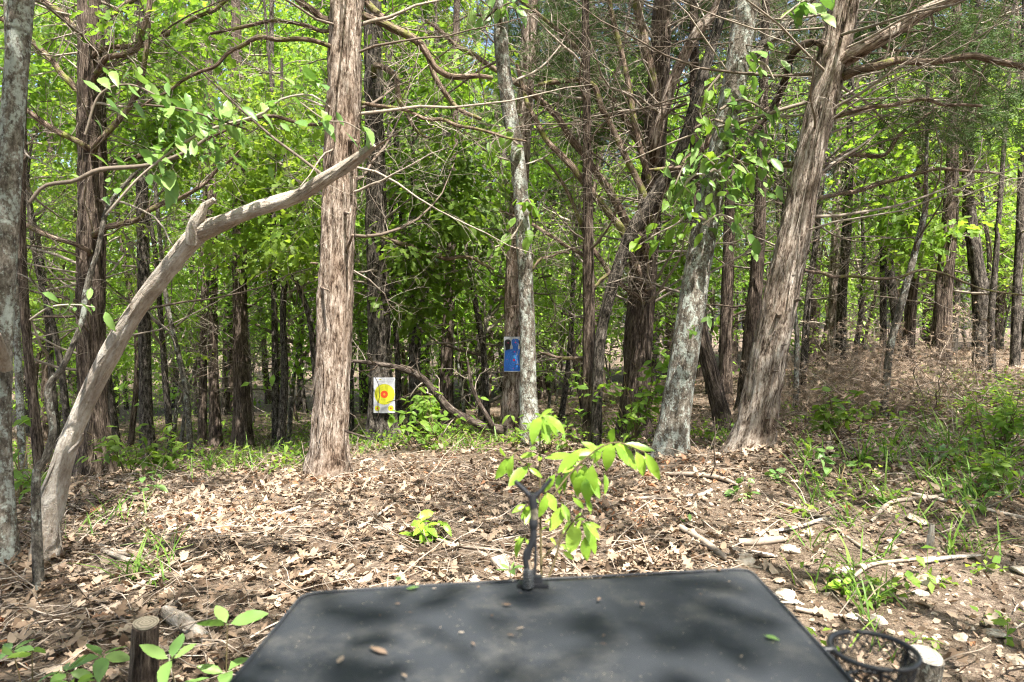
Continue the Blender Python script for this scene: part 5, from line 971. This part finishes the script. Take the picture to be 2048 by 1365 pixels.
# ------------------------------------------------------------------ paper targets
def sheet(name, label, px, py, d, W, H, Rc, seed):
    c = P(px, py, d); o = empty(name, c, label, 'target'); r = np.random.default_rng(seed); ph = r.uniform(0, 6, 4)
    def mp(u, v, lay):     # u,v in metres from the centre
        th = u / Rc; wob = 0.004 * np.sin(v * 14 + ph[0]) * np.cos(u * 9 + ph[1]) + 0.010 * np.maximum(np.abs(v) / H * 2 - 0.75, 0) * np.sin(u * 20 + ph[2])
        return np.stack([(Rc + 0 * u) * np.sin(th), Rc * (1 - np.cos(th)) + wob - lay * 0.0009, v], -1)
    a = Acc(); nu, nv = 14, 22; U, Vv = np.meshgrid(np.linspace(-W / 2, W / 2, nu), np.linspace(-H / 2, H / 2, nv)); i, j = np.meshgrid(np.arange(nv - 1), np.arange(nu - 1), indexing='ij')
    Fq = np.stack([i * nu + j, i * nu + j + 1, (i + 1) * nu + j + 1, (i + 1) * nu + j], -1).reshape(-1, 4); a.add(mp(U, Vv, 0).reshape(-1, 3), Fq); link('paper', a.mesh('paper', M['paper']), o)
    return o, mp
def disc(acc, mp, u0, v0, ru, rv, lay, mi, ri=0.0, n=40, m=5):
    th = np.arange(n) / n * TAU; rr = np.linspace(ri, 1, m); RR, TH = np.meshgrid(rr, th, indexing='ij'); V = mp(u0 + RR * ru * np.cos(TH), v0 + RR * rv * np.sin(TH), lay).reshape(-1, 3)
    i, j = np.meshgrid(np.arange(m - 1), np.arange(n), indexing='ij'); j2 = (j + 1) % n; acc.add(V, np.stack([i * n + j, (i + 1) * n + j, (i + 1) * n + j2, i * n + j2], -1).reshape(-1, 4), mi=mi)
def band(acc, mp, rows, lay, mi, m=9):
    """rows of (v, u left, u right)"""
    rows = np.array(rows); t = np.linspace(0, 1, m)[None]; U = rows[:, 1:2] * (1 - t) + rows[:, 2:3] * t; Vv = np.repeat(rows[:, :1], m, 1); n = len(rows); i, j = np.meshgrid(np.arange(n - 1), np.arange(m - 1), indexing='ij')
    acc.add(mp(U, Vv, lay).reshape(-1, 3), np.stack([i * m + j, (i + 1) * m + j, (i + 1) * m + j + 1, i * m + j + 1], -1).reshape(-1, 4), mi=mi)
W_, H_ = 0.264, 0.43
yo, mp = sheet('bullseye_target', 'white paper bullseye target with yellow disc and red centre on the furrowed oak', 768, 791, 8.27, W_, H_, 0.42, 3)
a = Acc(); mats = [M['pyel'], M['pyel2'], M['pred'], M['paper'], M['pblk'], M['pgrey']]; U0, V0 = 0.004, 0.012; r_ = 0.125
disc(a, mp, U0, V0, r_, r_, 1, 0); disc(a, mp, U0, V0, r_ * 0.99, r_ * 0.99, 2, 1, 0.965, 48, 2)
for q in (0.55, 0.77): disc(a, mp, U0, V0, r_ * q, r_ * q, 2, 1, 0.975, 48, 2)
for k in range(10):
    th = TAU * (k + 0.5) / 10; p0 = np.array([math.cos(th), math.sin(th)]); nn = np.array([-p0[1], p0[0]]) * 0.0011; l0, l1 = 0.048, r_ * 0.98
    q_ = np.array([p0 * l0 - nn, p0 * l1 - nn, p0 * l1 + nn, p0 * l0 + nn]) + [U0, V0]; a.add(mp(q_[:, 0], q_[:, 1], 2.2), [(0, 1, 2, 3)], mi=1)
disc(a, mp, U0, V0, 0.045, 0.045, 3, 2); disc(a, mp, U0, V0, 0.012, 0.012, 4, 0, 0.0, 20, 2); disc(a, mp, U0, V0, 0.005, 0.005, 5, 2, 0.0, 12, 2)
for u_ in (-0.082, 0.082):
    disc(a, mp, u_, -0.158, 0.034, 0.034, 1.5, 0, 0, 24, 3); disc(a, mp, u_, -0.158, 0.033, 0.033, 2.5, 1, 0.94, 24, 2); disc(a, mp, u_, -0.158, 0.011, 0.011, 3, 2, 0, 16, 2)
for v_ in (-0.150, -0.160, -0.170, -0.180): band(a, mp, [(v_, -0.034, 0.034), (v_ + 0.003, -0.034, 0.034)], 1.3, 5)
for v_ in (0.100, 0.085, -0.05, -0.065, -0.08): band(a, mp, [(v_, -0.03 + U0, 0.03 + U0), (v_ + 0.0025, -0.03 + U0, 0.03 + U0)], 2.4, 1)
band(a, mp, [(0.186, -0.062, -0.03), (0.194, -0.062, -0.03)], 1.3, 0); band(a, mp, [(0.188, -0.05, -0.036), (0.192, -0.05, -0.036)], 2, 4); band(a, mp, [(0.180, 0.108, 0.113), (0.200, 0.108, 0.113)], 1.3, 4); band(a, mp, [(0.186, 0.09, 0.098), (0.200, 0.09, 0.098)], 1.3, 5)
for v_ in (0.168, 0.160): band(a, mp, [(v_, -0.10, 0.09), (v_ + 0.002, -0.10, 0.09)], 1.3, 5)
link('print', a.mesh('print', mats), yo)
a = Acc(); k = smooth([P(749, 752, 8.22), P(757, 770, 8.20), P(759, 792, 8.19), P(756, 810, 8.20), P(757, 828, 8.22), P(752, 845, 8.2)], 16); tubes(a, k, np.full(16, 0.004), 6); link('vine', a.mesh('vine', M['log'], otree[1]), otree[0])
Wb, Hb = 0.245, 0.445
bo_, mp = sheet('silhouette_target', 'blue printed silhouette target on paper half hidden by the speckled tree', 1026.5, 709, 8.66, Wb, Hb, 0.30, 4)
a = Acc(); mats = [M['pblue'], M['pblk'], M['ppink'], M['plight']]; f_ = lambda u_, v_: (u_ * Wb, (0.5 - v_) * Hb)
sil = lambda c_, wd, v0, v1: [(f_(0, v_)[1], (c_ - wd * q) * Wb, (c_ + wd * q) * Wb) for v_, q in [(v0, 0.45), (v0 + 0.02, 0.75), (v0 + 0.05, 0.95), (v0 + 0.10, 1.0), (v0 + 0.16, 0.92), (v0 + 0.21, 0.72), (v0 + 0.25, 0.68), (v1, 0.75)]]
band(a, mp, sil(-0.29, 0.17, 0.08, 0.40), 1, 1); band(a, mp, [(y_, max(l_, -0.49 * Wb), min(r_2, 0.49 * Wb)) for y_, l_, r_2 in sil(0.46, 0.16, 0.09, 0.40)], 1, 1)
band(a, mp, sil(0.11, 0.20, 0.055, 0.37), 2, 0); band(a, mp, [(f_(0, v_)[1], l_ * Wb, r_2 * Wb) for v_, l_, r_2 in [(0.355, -0.10, 0.30), (0.375, -0.30, 0.42), (0.40, -0.43, 0.485), (0.50, -0.455, 0.488), (0.65, -0.475, 0.49), (0.75, -0.49, 0.49), (0.975, -0.492, 0.492)]], 2.5, 0)
cu, cv = f_(0.04, 0.665)
for q in (0.030, 0.052, 0.078, 0.104): disc(a, mp, cu, cv, q * 0.9, q * 1.15, 3.5, 3, 1 - 0.0030 / q, 40, 2)
band(a, mp, [(f_(0, 0.53)[1], -0.02 * Wb, 0.12 * Wb), (f_(0, 0.62)[1], -0.03 * Wb, 0.13 * Wb)], 3.2, 3, 4)
for u_, v_, q in [(0.04, 0.665, 0.015), (0.11, 0.165, 0.009), (0.07, 0.43, 0.007), (-0.32, 0.645, 0.005), (0.40, 0.655, 0.005), (0.0, 0.90, 0.006), (-0.27, 0.175, 0.007)]: disc(a, mp, *f_(u_, v_), q, q, 4.5, 2, 0, 16, 2)
disc(a, mp, *f_(0.04, 0.665), 0.02, 0.022, 4.2, 3, 0.86, 20, 2); disc(a, mp, *f_(0.11, 0.17), 0.034, 0.038, 3.2, 3, 0.95, 24, 2)
link('print', a.mesh('print', mats), bo_)

# ------------------------------------------------------------------ table with gun rest and cup holder
TZ = 0.79
tb = np.array([0.03, 0.7, g1(0.03, 0.7)]); to = empty('shooting_table', tb, 'dark slate fabric-covered shooting table in the foreground', 'table')
corn = [(-0.335, 0.28, 0.03), (0.385, 0.28, 0.03), (0.395, 1.133, 0.030), (-0.318, 1.036, 0.028)]
def rounded(c, n=8):
    out = []; m = len(c)
    for i in range(m):
        p_, a_, b_ = np.array(c[i][:2]), np.array(c[i - 1][:2]), np.array(c[(i + 1) % m][:2]); r_ = c[i][2]; u_ = (a_ - p_) / np.linalg.norm(a_ - p_); v_ = (b_ - p_) / np.linalg.norm(b_ - p_)
        for t in np.linspace(0, 1, n): out.append((1 - t) ** 2 * (p_ + u_ * r_) + 2 * t * (1 - t) * p_ + t * t * (p_ + v_ * r_))
    return np.array(out)
ol = rounded(corn); ol2 = []
for i in range(len(ol)):          # add points along the long sides
    ol2 += list(ol[i] + (ol[(i + 1) % len(ol)] - ol[i]) * np.linspace(0, 1, max(2, int(np.linalg.norm(ol[(i + 1) % len(ol)] - ol[i]) / 0.03)), endpoint=False)[:, None])
ol = np.array(ol2); n = len(ol); cen = np.array([0.03, 0.70]); nr = 22; fr = np.linspace(0.02, 1, nr)
far_sag = lambda p_: -0.002 * np.exp(-((p_[:, 0] + 0.33) / 0.15) ** 2) * (p_[:, 1] > 0.6)
rings = []
for f in fr:
    p_ = cen + (ol - cen) * f; z = TZ + 0.0016 * np.sin(p_[:, 0] * 11) * np.cos(p_[:, 1] * 9) + 0.003 * (fbm2(p_[:, 0] * 6, p_[:, 1] * 6, 77, 2) - 0.4) - 0.004 * max(0, f - 0.93) / 0.07 + far_sag(p_) * f; rings.append(np.column_stack([p_, z]))
for k, (o_, dz) in enumerate([(0.004, -0.012), (0.003, -0.030), (-0.012, -0.036)]):
    p_ = ol + (ol - cen) / np.linalg.norm(ol - cen, axis=1, keepdims=True) * o_; rings.append(np.column_stack([p_, np.full(n, TZ + dz)]))
V = np.vstack(rings + [np.array([[*cen, TZ]]), np.array([[*cen, TZ - 0.036]])]); m = len(rings); i, j = np.meshgrid(np.arange(m - 1), np.arange(n), indexing='ij'); j2 = (j + 1) % n; a = Acc()
a.add(V, np.stack([i * n + j, i * n + j2, (i + 1) * n + j2, (i + 1) * n + j], -1).reshape(-1, 4)[:, ::-1]); a.add(V, [(j, (j + 1) % n, m * n) for j in range(n)]); a.add(V, [((m - 1) * n + (j + 1) % n, (m - 1) * n + j, m * n + 1) for j in range(n)])
link('table_top', a.mesh('table_top', M['table'], tb), to)
a = Acc(); p_ = cen + (ol - cen) * 0.992; k = np.column_stack([p_, np.full(n, TZ - 0.0015) + far_sag(p_)]); tubes(a, np.vstack([k, k[:2]]), np.full(n + 2, 0.0022), 8); link('piping', a.mesh('piping', M['table'], tb), to)
for x, y in ((-0.27, 0.36), (0.33, 0.36), (-0.27, 0.94), (0.34, 1.03)):
    a = Acc(); tubes(a, np.array([[x, y, TZ - 0.03], [x * 1.05, y, 0.4], [x * 1.1, y + 0.01, g1(x * 1.1, y) - 0.02]]), np.full(3, 0.014), 12, cap=True); link('leg', a.mesh('leg', M['black'], tb), to)
RY = 1.055
rb_ = np.array([*P(1058, 1168, RY)[:2], TZ]); ro = empty('gun_rest', rb_, 'black forked gun rest clamped to the far edge of the table', 'gun rest')
def rtube(name, pts, mat, S=12, d=RY, cap=True, parent=ro, org=rb_):
    rows = np.array([np.r_[P(p_[0], p_[1], p_[3] if len(p_) > 3 else d), p_[2] / 2 / F * d] for p_ in pts]); k = smooth(rows, max(6, 5 * len(pts))); a = Acc(); tubes(a, k[:, :3], k[:, 3], S, 0.5, cap); return link(name, a.mesh(name, M[mat], org), parent)
rtube('fork_arm', [(1064, 997, 11), (1050, 982, 10), (1030, 963, 9)], 'black'); rtube('fork_arm', [(1066, 997, 11), (1082, 982, 9), (1102, 958, 8)], 'black')
rtube('fork_socket', [(1065, 988, 15), (1066, 1002, 17), (1067, 1016, 16)], 'black'); rtube('post', [(1067, 1012, 15), (1068, 1026, 16), (1068, 1042, 15)], 'camo')
rtube('joint', [(1067, 1038, 17), (1067, 1048, 19), (1066, 1058, 15)], 'black'); rtube('post', [(1067, 1055, 13), (1066, 1080, 15), (1058, 1100, 13), (1056, 1118, 12)], 'black')
rtube('bent_arm', [(1060, 1094, 11), (1053, 1104, 12), (1051, 1120, 12), (1055, 1145, 12), (1058, 1172, 12)], 'black'); rtube('brace', [(1070, 1062, 5), (1071, 1100, 6), (1070, 1140, 6), (1068, 1172, 6)], 'black')
th = np.linspace(0, TAU * 7, 140); c = P(1056, 1160, RY - 0.02); a = Acc(); tubes(a, np.column_stack([c[0] + 0.0075 * np.cos(th), c[1] + 0.0075 * np.sin(th), TZ + 0.003 + 0.028 * np.linspace(0, 1, 140)]), np.full(140, 0.0013), 6); link('spring', a.mesh('spring', M['steel'], rb_), ro)
a = Acc()
for x0, x1, y0, y1, z0, z1 in ((-0.022, 0.026, -0.004, 0.012, 0.0015, 0.006), (-0.012, 0.016, 0.0, 0.012, 0.0062, 0.016)):
    vv = np.array([(x, y, z) for z in (z0, z1) for x, y in ((x0, y0), (x1, y0), (x1, y1), (x0, y1))]) + [rb_[0] + 0.004, RY - 0.01, TZ]; a.add(vv, [(0, 3, 2, 1), (4, 5, 6, 7), (0, 1, 5, 4), (1, 2, 6, 5), (2, 3, 7, 6), (3, 0, 4, 7)])
link('clamp_plate', a.mesh('clamp_plate', M['black'], rb_, flat=True), ro)
hc = np.array([0.468, 0.885, 0.772]); ho = empty('cup_holder', hc, 'black round cup holder ring sticking out from the right side of the table', 'cup holder')
def circ(r_, z, t, sq=1.0):
    th = np.linspace(0, TAU, 49); a = Acc(); k = np.column_stack([hc[0] + r_ * np.cos(th), hc[1] + r_ * sq * np.sin(th), np.full(49, hc[2] + z)]); tubes(a, k, np.full(49, t), 8); return a
link('ring', circ(0.052, 0, 0.0036).mesh('ring', M['black'], hc), ho); link('ring', circ(0.034, -0.045, 0.0024).mesh('ring', M['black'], hc), ho); th = np.arange(28) / 28 * TAU; a = Acc(); A0 = np.stack([np.cos(th), np.sin(th)], 1)
for sg in (0.35, -0.35):
    B0 = np.stack([np.cos(th + sg), np.sin(th + sg)], 1); k = np.stack([np.column_stack([A0 * 0.052, 0 * th]), np.column_stack([(A0 + B0) / 2 * 0.050, 0 * th - 0.014]), np.column_stack([B0 * 0.046, 0 * th - 0.026])], 1) + hc; tubes(a, k, np.full((28, 3), 0.0011), 4)
link('net', a.mesh('net', M['black'], hc), ho)
for th in (-1.9, 0.2, 2.3):
    a = Acc(); c_, s_ = math.cos(th), math.sin(th); k = smooth([hc + [0.052 * c_, 0.052 * s_, 0], hc + [0.050 * c_, 0.050 * s_, -0.018], hc + [0.043 * c_, 0.043 * s_, -0.036], hc + [0.034 * c_, 0.034 * s_, -0.045]], 14); tubes(a, k, np.full(14, 0.0024), 7); link('strap', a.mesh('strap', M['black'], hc), ho)
a = Acc(); tubes(a, np.array([hc + [-0.05, 0, 0], hc + [-0.075, 0, 0.0], hc + [-0.105, 0, -0.006]]), np.full(3, 0.0045), 8, cap=True); link('bracket', a.mesh('bracket', M['black'], hc), ho)
# dry scraps lying on the table
GT = 'dry leaf scraps on the table'; scr = []
for k in range(3):
    a = Acc(); V, Fq = leaf_template([0, 0.35, 0.7, 1.0], [0.05, 0.22 + 0.05 * k, 0.2, 0.02], 0.1, 0.25, seed=k, crinkle=0.05); a.add(V, Fq, 0.4); scr.append(a.mesh('leaf_scrap', M['litter_piece']))
def table_pt(px, py): d = (CAMZ - TZ) * F / (py - HY); return Vector(((px - CX) / F * d, d, TZ + 0.005))
for k, (px, py, L, lab) in enumerate([(740, 1302, 0.045, 'largest dry leaf scrap at the left front of the table'), (676, 1335, 0.03, 'curled dry leaf scrap nearest the left table edge'), (1022, 1216, 0.022, 'tan leaf scrap in the middle of the table behind the sunspots'), (1048, 1262, 0.018, 'right one of two tan scraps in the sunspot'),
    (1014, 1276, 0.018, 'left one of two tan scraps in the sunspot'), (1200, 1202, 0.018, 'pale leaf scrap right of the gun rest'), (1440, 1138, 0.030, 'brown leaf scrap on the far right corner of the table'), (1460, 1168, 0.014, 'small orange scrap near the far right corner'), (1288, 1218, 0.02, 'brown scrap right of the table middle'),
    (928, 1272, 0.012, None), (944, 1292, 0.014, None), (800, 1214, 0.012, None), (1200, 1294, 0.014, None), (1208, 1276, 0.012, None), (1142, 1152, 0.012, None), (958, 1178, 0.012, None), (830, 1166, 0.016, None), (864, 1184, 0.012, None), (1482, 1324, 0.012, None), (818, 1232, 0.009, None), (985, 1236, 0.012, None), (1044, 1192, 0.01, None), (880, 1264, 0.008, None), (760, 1236, 0.01, None), (944, 1160, 0.012, None), (1405, 1195, 0.008, None), (1392, 1176, 0.008, None), (1270, 1210, 0.008, None), (804, 1356, 0.016, None)]):
    o = link('leaf_scrap', scr[k % 3], label=lab or 'tiny tan leaf crumb on the dark table top', cat='leaf', group=GT); o.location = table_pt(px, py); o.rotation_euler = (rg.normal(0, 0.06), rg.normal(0, 0.06), rg.uniform(0, TAU)); o.scale = (L * 0.5, L * 0.62, L * 0.22)
for k, (px, py, lab) in enumerate([(795, 1168, 'small green leaf bit on the far left of the table'), (838, 1180, 'second small green leaf bit on the far left of the table'), (1528, 1278, 'green leaf bit near the right table edge')]):
    o = link('leaf_bit', LEAF['leaf_near'][2], label=lab, cat='leaf'); o.location = table_pt(px, py); o.rotation_euler = (0, 0, k * 2.0); o.scale = (0.02, 0.02, 0.02)
